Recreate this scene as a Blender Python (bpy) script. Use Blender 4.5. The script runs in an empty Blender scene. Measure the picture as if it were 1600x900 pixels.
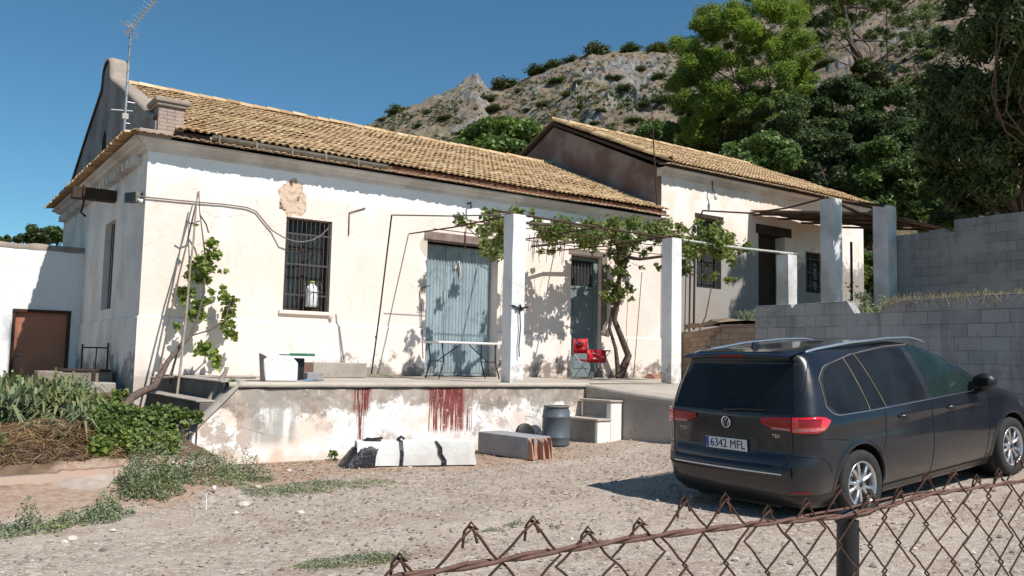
import bpy, bmesh, math, random
import numpy as np
from mathutils import Vector, Matrix, noise as mn
C = bpy.context.scene
COL = C.collection
rad = math.radians
random.seed(7)
RNG = np.random.default_rng(7)

# ---------------------------------------------------------------- camera
FPX = 1340.0
CAM = np.array([-3.01, -14.45, 1.4])
M3 = np.array([[0.81544, -0.06566, -0.5751], [-0.57845, -0.05587, -0.81381], [0.02131, 0.99628, -0.08354]])
cd = bpy.data.cameras.new('camera'); cam = bpy.data.objects.new('camera', cd); COL.objects.link(cam)
cd.sensor_width = 36; cd.lens = FPX / 1600 * 36; cd.clip_start = 0.05; cd.clip_end = 3000
mw = Matrix([list(M3[i]) + [CAM[i]] for i in range(3)] + [[0, 0, 0, 1]])
cam.matrix_world = mw
C.camera = cam
C.render.resolution_x = 1600; C.render.resolution_y = 900

# ---------------------------------------------------------------- light
SUN = Vector((0.27, -1.0, 1.25)).normalized()      # towards the sun
el = math.asin(SUN.z); az = math.atan2(SUN.x, SUN.y)
w = bpy.data.worlds.new('World'); C.world = w; w.use_nodes = True
nt = w.node_tree; nt.nodes.clear()
sky = nt.nodes.new('ShaderNodeTexSky'); sky.sky_type = 'NISHITA'; sky.sun_disc = False
sky.sun_elevation = el; sky.sun_rotation = az; sky.altitude = 300; sky.air_density = 0.9; sky.dust_density = 0.35; sky.ozone_density = 1.0
bg = nt.nodes.new('ShaderNodeBackground'); bg.inputs[1].default_value = 0.071
wo = nt.nodes.new('ShaderNodeOutputWorld')
tn = nt.nodes.new('ShaderNodeMix'); tn.data_type = 'RGBA'; tn.blend_type = 'MULTIPLY'; tn.inputs[0].default_value = 1; tn.inputs[7].default_value = (.55, .93, 1.02, 1)   # a clearer, bluer southern sky
nt.links.new(sky.outputs[0], tn.inputs[6]); nt.links.new(tn.outputs[2], bg.inputs[0]); nt.links.new(bg.outputs[0], wo.inputs[0])
sl = bpy.data.lights.new('sun', 'SUN'); sl.energy = 3.8; sl.angle = rad(0.53); sl.color = (1.0, 0.955, 0.90)
so = bpy.data.objects.new('sun', sl); COL.objects.link(so)
so.rotation_euler = SUN.to_track_quat('Z', 'Y').to_euler()
C.view_settings.view_transform = 'Standard'; C.view_settings.look = 'None'
C.view_settings.exposure = 0.58; C.view_settings.gamma = 1

# ---------------------------------------------------------------- photo measuring helpers (points on real planes)
def ray(px, py): return M3 @ np.array([px - 800.0, -(py - 450.0), -FPX])
def at(px, py, X=None, Y=None, Z=None):
    d = ray(px, py)
    if X is not None: t = (X - CAM[0]) / d[0]
    elif Y is not None: t = (Y - CAM[1]) / d[1]
    else: t = (Z - CAM[2]) / d[2]
    return Vector(CAM + t * d)
def atd(px, py, d): return Vector(CAM + ray(px, py) * (d / FPX))
def proj(p):
    c = M3.T @ (np.array(p) - CAM); return 800 + FPX * c[0] / -c[2], 450 - FPX * c[1] / -c[2], -c[2]

# ---------------------------------------------------------------- mesh helpers
class MB:
    def __init__(s): s.v = []; s.f = []; s.n = 0; s.sm = []
    def add(s, vs, fs, smooth=False):
        vs = np.asarray(vs, float).reshape(-1, 3); s.v.append(vs)
        for f in fs: s.f.append(tuple(int(i) + s.n for i in f)); s.sm.append(smooth)
        s.n += len(vs); return s
    def box(s, x0, x1, y0, y1, z0, z1, rot=0, piv=None, M=None):
        v = np.array([(x, y, z) for x in (x0, x1) for y in (y0, y1) for z in (z0, z1)], float)
        if rot:
            c, q = math.cos(rot), math.sin(rot); p = np.array(piv if piv else ((x0+x1)/2, (y0+y1)/2)) 
            xy = v[:, :2] - p; v[:, :2] = np.stack([xy[:, 0]*c - xy[:, 1]*q, xy[:, 0]*q + xy[:, 1]*c], 1) + p
        if M is not None: v = np.array([M @ Vector(p) for p in v])
        return s.add(v, [(0,1,3,2), (4,6,7,5), (0,4,5,1), (2,3,7,6), (0,2,6,4), (1,5,7,3)])
    def tube(s, pts, r, n=8, cap=True, smooth=True):
        pts = [Vector(p) for p in pts]; m = len(pts)
        rs = r if hasattr(r, '__len__') else [r] * m
        vs = []; up = None
        for i, p in enumerate(pts):
            t = (pts[min(i+1, m-1)] - pts[max(i-1, 0)]).normalized()
            if up is None: up = Vector((0, 0, 1)) if abs(t.z) < .9 else Vector((1, 0, 0))
            a = t.cross(up)
            if a.length < 1e-5: a = t.cross(Vector((0, 1, 0)))
            a.normalize(); b = a.cross(t).normalized(); up = b
            for k in range(n):
                th = 2*math.pi*k/n; vs.append(p + (a*math.cos(th) + b*math.sin(th)) * rs[i])
        fs = [(i*n+k, i*n+(k+1) % n, (i+1)*n+(k+1) % n, (i+1)*n+k) for i in range(m-1) for k in range(n)]
        s.add(vs, fs, smooth)
        if cap:
            s.add(vs[:n], [tuple(range(n))[::-1]]); s.add(vs[-n:], [tuple(range(n))])
        return s
    def lathe(s, prof, org=(0, 0, 0), n=24, axis='z', smooth=True, M=None):
        vs = []
        for r, h in prof:
            for k in range(n):
                th = 2*math.pi*k/n; c, q = r*math.cos(th), r*math.sin(th)
                p = (c, q, h) if axis == 'z' else ((c, h, q) if axis == 'y' else (h, c, q))
                p = Vector(p) + Vector(org)
                vs.append(M @ p if M is not None else p)
        fs = [(i*n+k, i*n+(k+1) % n, (i+1)*n+(k+1) % n, (i+1)*n+k) for i in range(len(prof)-1) for k in range(n)]
        return s.add(vs, fs, smooth)
    def prism(s, poly, fn0, fn1):      # poly of (a,b); fn0/fn1 map (a,b) to 3D front/back
        n = len(poly); s.add([fn0(*p) for p in poly] + [fn1(*p) for p in poly],
              [tuple(range(n)), tuple(range(2*n-1, n-1, -1))] + [(i, i+n, (i+1) % n+n, (i+1) % n) for i in range(n)])
        return s
    def grid(s, P, smooth=True):       # P[i][j] 3D
        P = np.asarray(P, float); a, b = P.shape[:2]
        s.add(P.reshape(-1, 3), [(i*b+j, (i+1)*b+j, (i+1)*b+j+1, i*b+j+1) for i in range(a-1) for j in range(b-1)], smooth)
        return s
    def build(s, name, mat, parent=None, bevel=0, fix=True):
        me = bpy.data.meshes.new(name)
        if s.v: me.from_pydata(np.concatenate(s.v).tolist(), [], s.f)
        if any(s.sm): me.polygons.foreach_set('use_smooth', s.sm)
        if fix and len(s.f) < 20000:
            bm = bmesh.new(); bm.from_mesh(me); bmesh.ops.recalc_face_normals(bm, faces=bm.faces); bm.to_mesh(me); bm.free()
        me.materials.append(mat); me.update()
        o = bpy.data.objects.new(name, me); COL.objects.link(o)
        if parent is not None: o.parent = parent
        if bevel:
            m = o.modifiers.new('bevel', 'BEVEL'); m.width = bevel; m.segments = 2; m.limit_method = 'ANGLE'
        return o
def tag(o, label=None, cat=None, group=None, kind=None):
    if label: o['label'] = label
    if cat: o['category'] = cat
    if group: o['group'] = group
    if kind: o['kind'] = kind
    return o
def thing(name, label, cat, loc=(0, 0, 0), rz=0, group=None):
    o = bpy.data.objects.new(name, None); COL.objects.link(o); o.location = loc; o.rotation_euler = (0, 0, rz)
    o.empty_display_size = .2
    return tag(o, label, cat, group)
def copy_tree(o, parent=None):
    c = o.copy(); COL.objects.link(c)
    if parent is not None: c.parent = parent
    for ch in list(o.children): copy_tree(ch, c)
    return c
def fastmesh(name, V, F4, mat, parent=None, smooth=False):   # numpy verts (n,3), faces (m,k)
    me = bpy.data.meshes.new(name); V = np.asarray(V, np.float32); F4 = np.asarray(F4, np.int32); k = F4.shape[1]
    me.vertices.add(len(V)); me.vertices.foreach_set('co', V.ravel())
    me.loops.add(F4.size); me.loops.foreach_set('vertex_index', F4.ravel())
    me.polygons.add(len(F4)); me.polygons.foreach_set('loop_start', np.arange(0, F4.size, k, dtype=np.int32))
    try: me.polygons.foreach_set('loop_total', np.full(len(F4), k, np.int32))
    except Exception: pass
    if smooth: me.polygons.foreach_set('use_smooth', np.ones(len(F4), bool))
    me.update(calc_edges=True); me.validate(); me.materials.append(mat)
    o = bpy.data.objects.new(name, me); COL.objects.link(o)
    if parent is not None: o.parent = parent
    return o
def wall_open(mb, a0, a1, z0, z1, holes, front, back):
    """wall with real openings; front(a,z)/back(a,z) give 3D points, holes (a0,a1,z0,z1)"""
    A = sorted(set([a0, a1] + [h[i] for h in holes for i in (0, 1)])); Z = sorted(set([z0, z1] + [h[i] for h in holes for i in (2, 3)]))
    # extra cuts so that long walls carry enough vertices
    def hole(i, j):
        if i < 0 or j < 0 or i >= len(A)-1 or j >= len(Z)-1: return True
        a, z = (A[i]+A[i+1])/2, (Z[j]+Z[j+1])/2
        return any(h[0] < a < h[1] and h[2] < z < h[3] for h in holes)
    for i in range(len(A)-1):
        for j in range(len(Z)-1):
            if hole(i, j): continue
            q = [(A[i], Z[j]), (A[i+1], Z[j]), (A[i+1], Z[j+1]), (A[i], Z[j+1])]
            mb.add([front(*p) for p in q], [(0, 1, 2, 3)]); mb.add([back(*p) for p in q], [(3, 2, 1, 0)])
            for (p, r, di, dj) in ((q[0], q[1], 0, -1), (q[1], q[2], 1, 0), (q[2], q[3], 0, 1), (q[3], q[0], -1, 0)):
                if hole(i+di, j+dj): mb.add([front(*p), front(*r), back(*r), back(*p)], [(0, 1, 2, 3)])
    return mb
def fbm(x, y, z=0, o=4): return mn.fractal(Vector((x, y, z)), 1.0, 2.0, o)
def sst(x, a, b):
    t = min(1, max(0, (x-a)/(b-a))); return t*t*(3-2*t)
# ---------------------------------------------------------------- materials
class NT:
    def __init__(s, name):
        s.m = bpy.data.materials.new(name); s.m.use_nodes = True; s.t = s.m.node_tree
        s.b = s.t.nodes['Principled BSDF']; s.pos = s.new('ShaderNodeTexCoord').outputs['Object']
    def new(s, k): return s.t.nodes.new(k)
    def lk(s, a, b):
        if hasattr(a, 'is_linked'): s.t.links.new(a, b)
        else:
            if isinstance(a, (tuple, list)) and len(a) == 3 and b.type == 'RGBA': a = tuple(a) + (1,)
            b.default_value = a
    def noise(s, sc, det=4, vec=None, rough=.55, dist=0):
        n = s.new('ShaderNodeTexNoise'); n.inputs['Scale'].default_value = sc; n.inputs['Detail'].default_value = det
        n.inputs['Roughness'].default_value = rough; n.inputs['Distortion'].default_value = dist
        s.t.links.new(vec or s.pos, n.inputs['Vector']); return n.outputs['Fac']
    def vor(s, sc, out='Distance', vec=None, feat='F1'):
        n = s.new('ShaderNodeTexVoronoi'); n.feature = feat; n.inputs['Scale'].default_value = sc; s.t.links.new(vec or s.pos, n.inputs['Vector']); return n.outputs[out]
    def scale(s, v, vec=None):
        n = s.new('ShaderNodeMapping'); n.inputs['Scale'].default_value = v; s.t.links.new(vec or s.pos, n.inputs[0]); return n.outputs[0]
    def rmp(s, f, pts):
        n = s.new('ShaderNodeValToRGB'); cr = n.color_ramp
        while len(cr.elements) < len(pts): cr.elements.new(.5)
        for e, (p, c) in zip(cr.elements, pts):
            e.position = p; e.color = (c, c, c, 1) if not isinstance(c, (tuple, list)) else tuple(c) + (1,)
        s.lk(f, n.inputs[0]); return n.outputs[0]
    def mix(s, f, a, b, mode='MIX'):
        n = s.new('ShaderNodeMix'); n.data_type = 'RGBA'; n.blend_type = mode
        s.lk(f, n.inputs[0]); s.lk(a, n.inputs[6]); s.lk(b, n.inputs[7]); return n.outputs[2]
    def ma(s, op, a, b=0.0, c=None, clamp=False):
        n = s.new('ShaderNodeMath'); n.operation = op; n.use_clamp = clamp; s.lk(a, n.inputs[0]); s.lk(b, n.inputs[1])
        if c is not None: s.lk(c, n.inputs[2])
        return n.outputs[0]
    def xyz(s):
        n = s.new('ShaderNodeSeparateXYZ'); s.t.links.new(s.pos, n.inputs[0]); return n.outputs
    def ss(s, v, a, b):                # 0 below a, 1 above b (or reversed when a>b)
        n = s.new('ShaderNodeMapRange'); n.interpolation_type = 'SMOOTHSTEP'
        lo, hi = (a, b) if a < b else (b, a)
        n.inputs[1].default_value = lo; n.inputs[2].default_value = hi
        n.inputs[3].default_value = 0 if a < b else 1; n.inputs[4].default_value = 1 if a < b else 0
        s.lk(v, n.inputs[0]); return n.outputs[0]
    def box2(s, u, v, u0, u1, v0, v1, e=.05):
        f = s.ma('MULTIPLY', s.ss(u, u0-e, u0+e), s.ss(u, u1+e, u1-e)); g = s.ma('MULTIPLY', s.ss(v, v0-e, v0+e), s.ss(v, v1+e, v1-e))
        return s.ma('MULTIPLY', f, g)
    def mul(s, a, b): return s.ma('MULTIPLY', a, b)
    def bump(s, h, st=.3, dist=.02):
        n = s.new('ShaderNodeBump'); n.inputs['Strength'].default_value = st; n.inputs['Distance'].default_value = dist
        s.lk(h, n.inputs['Height']); s.t.links.new(n.outputs[0], s.b.inputs['Normal'])
    def isl(s):
        return s.new('ShaderNodeNewGeometry').outputs['Random Per Island']
    def out(s, col, rough=.85, spec=.3, metal=0):
        s.lk(col, s.b.inputs['Base Color']); s.lk(rough, s.b.inputs['Roughness']); s.b.inputs['Specular IOR Level'].default_value = spec
        s.b.inputs['Metallic'].default_value = metal; return s.m
def simple(name, c1, c2=None, sc=6, rough=.8, spec=.3, metal=0, bump=.2, bsc=40, bd=.005):
    n = NT(name); c2 = c2 or tuple(x*.75 for x in c1)
    col = n.rmp(n.noise(sc, 5), [(.3, c1), (.7, c2)])
    if bump: n.bump(n.noise(bsc, 5), bump, bd)
    return n.out(col, rough, spec, metal)

def leafmat(name, cols, sub=.25, rough=.5, nsc=.5, spec=.25):
    n = NT(name); r = n.isl()
    c = n.rmp(r, [(i/(len(cols)-1), cc) for i, cc in enumerate(cols)])
    big = n.noise(nsc, 3); c = n.mix(n.ss(big, .35, .7), c, n.mix(1.0, c, (1.25, 1.2, .8), 'MULTIPLY'))
    n.out(c, rough, spec)
    tr = n.new('ShaderNodeBsdfTranslucent'); n.t.links.new(c, tr.inputs[0])
    mx = n.new('ShaderNodeMixShader'); mx.inputs[0].default_value = sub
    o = n.t.nodes['Material Output']; n.t.links.new(n.b.outputs[0], mx.inputs[1]); n.t.links.new(tr.outputs[0], mx.inputs[2]); n.t.links.new(mx.outputs[0], o.inputs[0])
    return n.m

def m_facade():
    n = NT('limewash_facade'); x, y, z = n.xyz()
    big = n.noise(.55, 5); cream = (.84, .68, .59); white = (.87, .81, .77)
    c = n.mix(n.ss(big, .46, .68), cream, white)
    c = n.mix(n.mul(n.ss(n.noise(1.6, 6), .42, .62), .5), c, (.84, .72, .65))
    # repainted whiter bands: foot of the wall and just under the eaves
    zz = n.ma('ADD', z, n.mul(n.ma('SUBTRACT', n.noise(2.2, 4), .5), .35))
    c = n.mix(n.mul(n.ss(zz, 2.05, 1.9), .55), c, (.84, .755, .69))
    c = n.mix(n.mul(n.ss(zz, 4.1, 4.35), .8), c, (.85, .85, .85))
    # pinkish rubbed patches, hairline cracks, flaked bits
    c = n.mix(n.mul(n.ss(n.noise(2.3, 7, rough=.75), .56, .68), .38), c, (.68, .46, .36))
    c = n.mix(n.mul(n.ss(n.noise(9, 6, rough=.75), .66, .74), .5), c, (.50, .44, .38))
    ck_ = n.ma('ADD', n.vor(.9, 'Distance', None, 'DISTANCE_TO_EDGE'), n.mul(n.ma('SUBTRACT', n.noise(3.5, 8, rough=.75), .5), .10))
    c = n.mix(n.mul(n.mul(n.ss(n.ma('ABSOLUTE', ck_), .006, .002), n.ss(n.noise(.7, 3), .50, .58)), .35), c, (.36, .29, .24))
    # crumbling plaster above the barred window
    d = n.ma('ADD', n.ma('POWER', n.ma('DIVIDE', n.ma('SUBTRACT', x, 2.42), .27), 2.0), n.ma('POWER', n.ma('DIVIDE', n.ma('SUBTRACT', z, 4.15), .34), 2.0))
    d = n.ma('ADD', d, n.mul(n.ma('SUBTRACT', n.noise(5, 5), .5), 2.2))
    peel = n.ss(d, 1.0, .92); c = n.mix(peel, c, n.mix(n.ss(n.noise(14, 4), .5, .56), (.66, .50, .37), (.5, .36, .26)))
    hole = n.mul(peel, n.ss(n.noise(6.5, 5), .60, .63)); c = n.mix(hole, c, (.14, .09, .06))
    # grey cement repair along the left jamb of the metal door
    ed = n.ma('ADD', 4.86, n.mul(n.ma('ABSOLUTE', n.ma('SINE', n.ma('MULTIPLY', n.ma('SUBTRACT', z, 3.06), 3.6))), .16))
    ed2 = n.ma('SUBTRACT', 5.34, n.mul(n.ma('ABSOLUTE', n.ma('SINE', n.ma('MULTIPLY', n.ma('SUBTRACT', z, 3.2), 4.2))), .34))
    patch = n.mul(n.ss(n.ma('SUBTRACT', x, ed2), -.015, .015), n.mul(n.ss(x, 5.17, 5.16), n.mul(n.ss(z, 2.42, 2.47), n.ss(z, 4.0, 3.94))))
    c = n.mix(patch, c, n.rmp(n.noise(4, 4), [(.3, (.55, .50, .40)), (.7, (.62, .56, .46))]))
    # damp black mould at the foot
    mo = n.noise(3.4, 7, rough=.7)
    zh = n.ma('ADD', n.ma('SUBTRACT', z, 1.05), n.mul(n.ma('SUBTRACT', .62, mo), 2.4))
    wet = n.mul(n.ss(zh, .62, .3), n.ma('ADD', n.ss(x, 3.0, 3.6), .12, clamp=True))
    c = n.mix(n.mul(wet, .85), c, (.17, .145, .12))
    c = n.mix(n.mul(n.ss(n.ma('ADD', z, n.mul(mo, .6)), 1.42, 1.3), .6), c, (.40, .33, .27))
    c = n.mix(n.mul(n.ss(n.noise(1, 6, n.scale((2.2, 1, .55)), .75), .55, .70), .22), c, (.50, .42, .36)); n.bump(n.ma('ADD', n.noise(7, 7, rough=.6), n.mul(peel, -.5)), .6, .02); return n.out(c, .9, .15)
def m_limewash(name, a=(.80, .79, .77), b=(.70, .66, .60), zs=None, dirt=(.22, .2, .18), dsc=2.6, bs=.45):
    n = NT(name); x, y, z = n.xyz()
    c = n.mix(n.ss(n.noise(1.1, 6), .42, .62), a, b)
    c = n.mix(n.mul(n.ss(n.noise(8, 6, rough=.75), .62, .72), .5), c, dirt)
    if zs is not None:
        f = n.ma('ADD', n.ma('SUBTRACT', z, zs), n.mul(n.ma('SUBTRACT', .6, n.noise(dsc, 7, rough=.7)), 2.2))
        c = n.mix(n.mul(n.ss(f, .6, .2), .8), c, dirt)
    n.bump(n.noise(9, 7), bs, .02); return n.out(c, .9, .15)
def m_terrace_front():
    n = NT('stained_terrace_render'); x, y, z = n.xyz()
    c = n.mix(n.ss(n.noise(1.3, 5), .48, .62), (.82, .80, .77), (.78, .64, .54))
    fl = n.noise(3.0, 8, rough=.72)
    c = n.mix(n.mul(n.ss(n.noise(1.0, 3), .45, .6), n.mul(n.ss(fl, .50, .54), .8)), c, (.43, .34, .27))
    # dirt washing down from the top edge
    f = n.ma('ADD', z, n.mul(n.ma('SUBTRACT', n.noise(2.1, 8, rough=.7), .5), 1.3))
    c = n.mix(n.mul(n.ss(f, .64, .74), .88), c, n.rmp(n.noise(5, 6), [(.35, (.22, .175, .14)), (.65, (.42, .345, .28))]))
    c = n.mix(n.mul(n.ss(n.noise(9, 8, rough=.8), .56, .6), n.mul(n.ss(z, .3, .8), .6)), c, (.66, .61, .56))
    # two broad grey wash marks at the left
    st = n.noise(1, 5, n.scale((7, 1, 1.1)), .6)
    g = n.mul(n.box2(x, z, .62, 1.18, .28, .95, .07), n.ss(st, .38, .55)); c = n.mix(n.mul(g, .75), c, (.33, .31, .27))
    # damp, earthy foot
    f2 = n.ma('ADD', z, n.mul(n.ma('SUBTRACT', .5, n.noise(4, 6)), .5)); c = n.mix(n.mul(n.ss(f2, .22, .05), .55), c, (.46, .33, .22))
    # dark cracks
    v = n.vor(1.7, 'Distance', n.scale((1, 1, 1)), 'DISTANCE_TO_EDGE'); vv = n.ma('ADD', v, n.mul(n.noise(6, 6), .06))
    c = n.mix(n.mul(n.mul(n.ss(vv, .052, .036), n.ss(n.noise(1.1, 3), .52, .6)), .7), c, (.25, .18, .14))
    # dark red paint thrown over the edge, run down in drips
    dx = n.noise(1, 3, n.scale((60, 0, 1.3)), .6, ); dx2 = n.noise(1, 3, n.scale((15, 0, 1.4)), .6)
    run = n.ma('ADD', n.mul(dx, .75), n.mul(dx2, .35))
    th = n.ma('ADD', .495, n.mul(n.ma('SUBTRACT', 1.0, z), .12))
    body = n.ss(n.ma('SUBTRACT', n.ma('ADD', run, n.mul(n.ss(x, 3.15, 3.55), .06)), th), -.01, .03)
    A = n.box2(x, z, 3.14, 3.74, .36, 1.2, .05); B = n.ma('MAXIMUM', n.box2(x, z, 2.04, 2.15, .02, 1.2, .03), n.box2(x, z, 1.98, 2.24, .66, 1.2, .05))
    D = n.box2(x, z, 3.72, 3.90, .35, 1.2, .04)
    th2 = n.ss(n.ma('SUBTRACT', run, n.ma('ADD', .50, n.mul(n.ma('SUBTRACT', 1.0, z), .06))), -.01, .03)
    th3 = n.ss(n.ma('SUBTRACT', run, .60), -.01, .03)
    top = n.mul(n.ss(z, .80, .95), n.box2(x, z, 3.2, 3.70, .7, 1.2, .04))
    red = n.ma('MAXIMUM', n.ma('MAXIMUM', n.mul(A, body), n.mul(B, th2)), n.ma('MAXIMUM', n.mul(D, th3), n.mul(top, n.ss(dx, .40, .46))))
    red = n.mul(red, n.ma('ADD', n.ss(n.noise(16, 6, rough=.7), .34, .46), .25, clamp=True)); c = n.mix(n.mul(red, .93), c, n.rmp(n.noise(7, 4), [(.3, (.13, .012, .015)), (.7, (.22, .028, .028))]))
    n.bump(n.ma('ADD', fl, n.mul(n.noise(20, 6), .4)), .6, .025); return n.out(c, .88, .2)
def m_concrete(name, a=(.46, .41, .35), b=(.33, .29, .24), sc=2, bs=.5, dark=(.16, .14, .12), dk=.5):
    n = NT(name); c = n.rmp(n.noise(sc, 8, rough=.65), [(.35, a), (.65, b)])
    c = n.mix(n.mul(n.ss(n.noise(sc*3.1, 8, rough=.75), .58, .68), dk), c, dark)
    c = n.mix(n.mul(n.ss(n.noise(60, 3), .6, .7), .4), c, tuple(x*1.35 for x in a))
    n.bump(n.ma('ADD', n.noise(14, 8), n.mul(n.noise(90, 3), .3)), bs, .012); return n.out(c, .92, .15)
def m_tiles(name, cols):
    n = NT(name); c = n.rmp(n.isl(), [(i/(len(cols)-1), q) for i, q in enumerate(cols)])
    c = n.mix(n.mul(n.ss(n.noise(1.2, 6), .5, .68), .35), c, (.33, .22, .14))
    c = n.mix(n.mul(n.ss(n.noise(11, 6, rough=.8), .6, .7), .6), c, (.16, .12, .07))
    c = n.mix(n.mul(n.ss(n.noise(5, 6, rough=.8), .62, .7), .5), c, (.60, .52, .38))
    n.bump(n.noise(50, 5), .4, .005); return n.out(c, .9, .1)
def m_blocks(name, ax=1, bw=.4, bh=.2, a=(.34, .33, .33), b=(.24, .235, .24), z0=0, smear=0.6):
    """grey concrete blocks; ax=1: wall runs along Y"""
    n = NT(name); x, y, z = n.xyz()
    cb = n.new('ShaderNodeCombineXYZ'); n.lk(y if ax else x, cb.inputs[0]); n.lk(n.ma('SUBTRACT', z, z0), cb.inputs[1])
    br = n.new('ShaderNodeTexBrick'); n.t.links.new(cb.outputs[0], br.inputs[0]); br.inputs['Scale'].default_value = 1
    br.inputs['Brick Width'].default_value = bw; br.inputs['Row Height'].default_value = bh; br.inputs['Mortar Size'].default_value = .006
    br.inputs['Mortar Smooth'].default_value = .4
    br.inputs['Color1'].default_value = a + (1,); br.inputs['Color2'].default_value = b + (1,); br.inputs['Mortar'].default_value = (.14, .135, .13, 1)
    c = br.outputs[0]; c = n.mix(n.mul(n.ss(n.noise(1.2, 6), .4, .65), smear), c, tuple(q*1.15 for q in a))
    c = n.mix(n.mul(n.ss(n.noise(3.3, 8, rough=.75), .57, .66), .5), c, (.17, .15, .13)); c = n.mix(n.mul(n.ss(n.noise(1, 6, n.scale((3, 3, .5)), .7), .52, .66), .45), c, (.15, .14, .13)); c = n.mix(n.mul(n.ss(n.noise(6, 8, rough=.8), .6, .66), .5), c, (.46, .44, .41))
    h = n.ma('ADD', n.mul(br.outputs['Fac'], -1.0), n.mul(n.noise(40, 5), .5)); n.bump(h, .5, .01); return n.out(c, .93, .12)
def m_ground():
    n = NT('gravel_yard'); x, y, z = n.xyz()
    col = n.vor(55, 'Color'); sp = n.new('ShaderNodeSeparateXYZ'); n.t.links.new(col, sp.inputs[0])
    peb = n.rmp(sp.outputs[0], [(0, (.18, .135, .105)), (.35, (.35, .285, .23)), (.75, (.45, .375, .31)), (1, (.58, .50, .43))])
    fine = n.rmp(n.noise(160, 4), [(.3, (.26, .205, .165)), (.7, (.46, .385, .325))])
    c = n.mix(n.mul(n.ss(n.noise(9, 5), .4, .6), .6), peb, fine); c2_ = n.vor(21, 'Color'); s2_ = n.new('ShaderNodeSeparateXYZ'); n.t.links.new(c2_, s2_.inputs[0]); c = n.mix(n.mul(n.ss(s2_.outputs[1], .72, .95), .45), c, (.17, .135, .11)); c = n.mix(n.mul(n.ss(s2_.outputs[2], .86, .97), .5), c, (.58, .52, .46))
    c = n.mix(n.mul(n.ss(n.noise(.5, 6), .42, .66), .4), c, (.42, .355, .295))
    c = n.mix(n.mul(n.ss(n.noise(1.5, 7, rough=.7), .52, .66), .6), c, (.25, .17, .12))
    tr_ = n.noise(1, 5, n.scale((.35, 1.6, 1)), .6); c = n.mix(n.mul(n.ss(tr_, .5, .62), .4), c, (.50, .42, .345)); c = n.mix(n.mul(n.ss(tr_, .44, .36), .35), c, (.27, .20, .15))
    # reddish soil strip under the terrace and at the left
    yy = n.ma('ADD', y, n.mul(n.ma('SUBTRACT', n.noise(1.5, 6), .5), 1.6))
    lim = n.ma('ADD', -5.3, n.mul(n.ss(x, 1.2, -1.5), -.9))
    soil = n.mul(n.ss(n.ma('SUBTRACT', yy, lim), -.25, .2), n.ss(x, 6.5, 4))
    c = n.mix(n.mul(soil, .82), c, n.rmp(n.noise(14, 7), [(.3, (.27, .15, .10)), (.5, (.36, .24, .17)), (.75, (.42, .34, .27))]))
    bed = n.mul(n.ss(x, .2, -.15), n.ss(yy, -5.2, -4.9)); c = n.mix(bed, c, n.rmp(n.noise(7, 7), [(.3, (.10, .065, .04)), (.7, (.22, .15, .10))]))
    # far fields
    far = n.ss(n.ma('ADD', n.ma('ABSOLUTE', x), n.ma('ABSOLUTE', y)), 45, 70); c = n.mix(far, c, n.rmp(n.noise(.05, 5), [(.35, (.12, .12, .06)), (.65, (.30, .24, .15))]))
    h = n.ma('ADD', n.mul(n.vor(55), -.6), n.ma('ADD', n.noise(22, 6), n.mul(n.noise(150, 3), .3))); n.bump(h, .55, .02)
    return n.out(c, .95, .1)
def m_hill():
    n = NT('rocky_hillside'); x, y, z = n.xyz()
    soil = n.rmp(n.noise(.9, 7, rough=.7), [(.3, (.20, .14, .10)), (.5, (.33, .245, .18)), (.72, (.42, .33, .25))])
    rock = n.rmp(n.noise(1.2, 9, n.scale((1, 1, .45)), .75), [(.3, (.15, .145, .14)), (.48, (.33, .315, .30)), (.7, (.55, .53, .50))])
    nrm = n.new('ShaderNodeNewGeometry').outputs['True Normal']; s2 = n.new('ShaderNodeSeparateXYZ'); n.t.links.new(nrm, s2.inputs[0])
    steep = n.ss(n.ma('ADD', s2.outputs[2], n.mul(n.ma('SUBTRACT', .5, n.noise(.35, 7, rough=.7)), 1.0)), .73, .56)
    c = n.mix(steep, soil, rock)
    sc = n.ss(n.noise(.42, 9, rough=.8), .50, .60); c = n.mix(n.mul(sc, .75), c, n.rmp(n.noise(3, 5), [(.3, (.07, .085, .04)), (.7, (.16, .165, .08))]))
    c = n.mix(n.mul(n.ss(n.noise(.13, 4), .52, .62), .5), c, (.30, .26, .14))
    n.bump(n.ma('ADD', n.noise(1.1, 9, rough=.75), n.mul(n.vor(1.5), .3)), .9, .9); return n.out(c, .95, .08)

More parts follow.
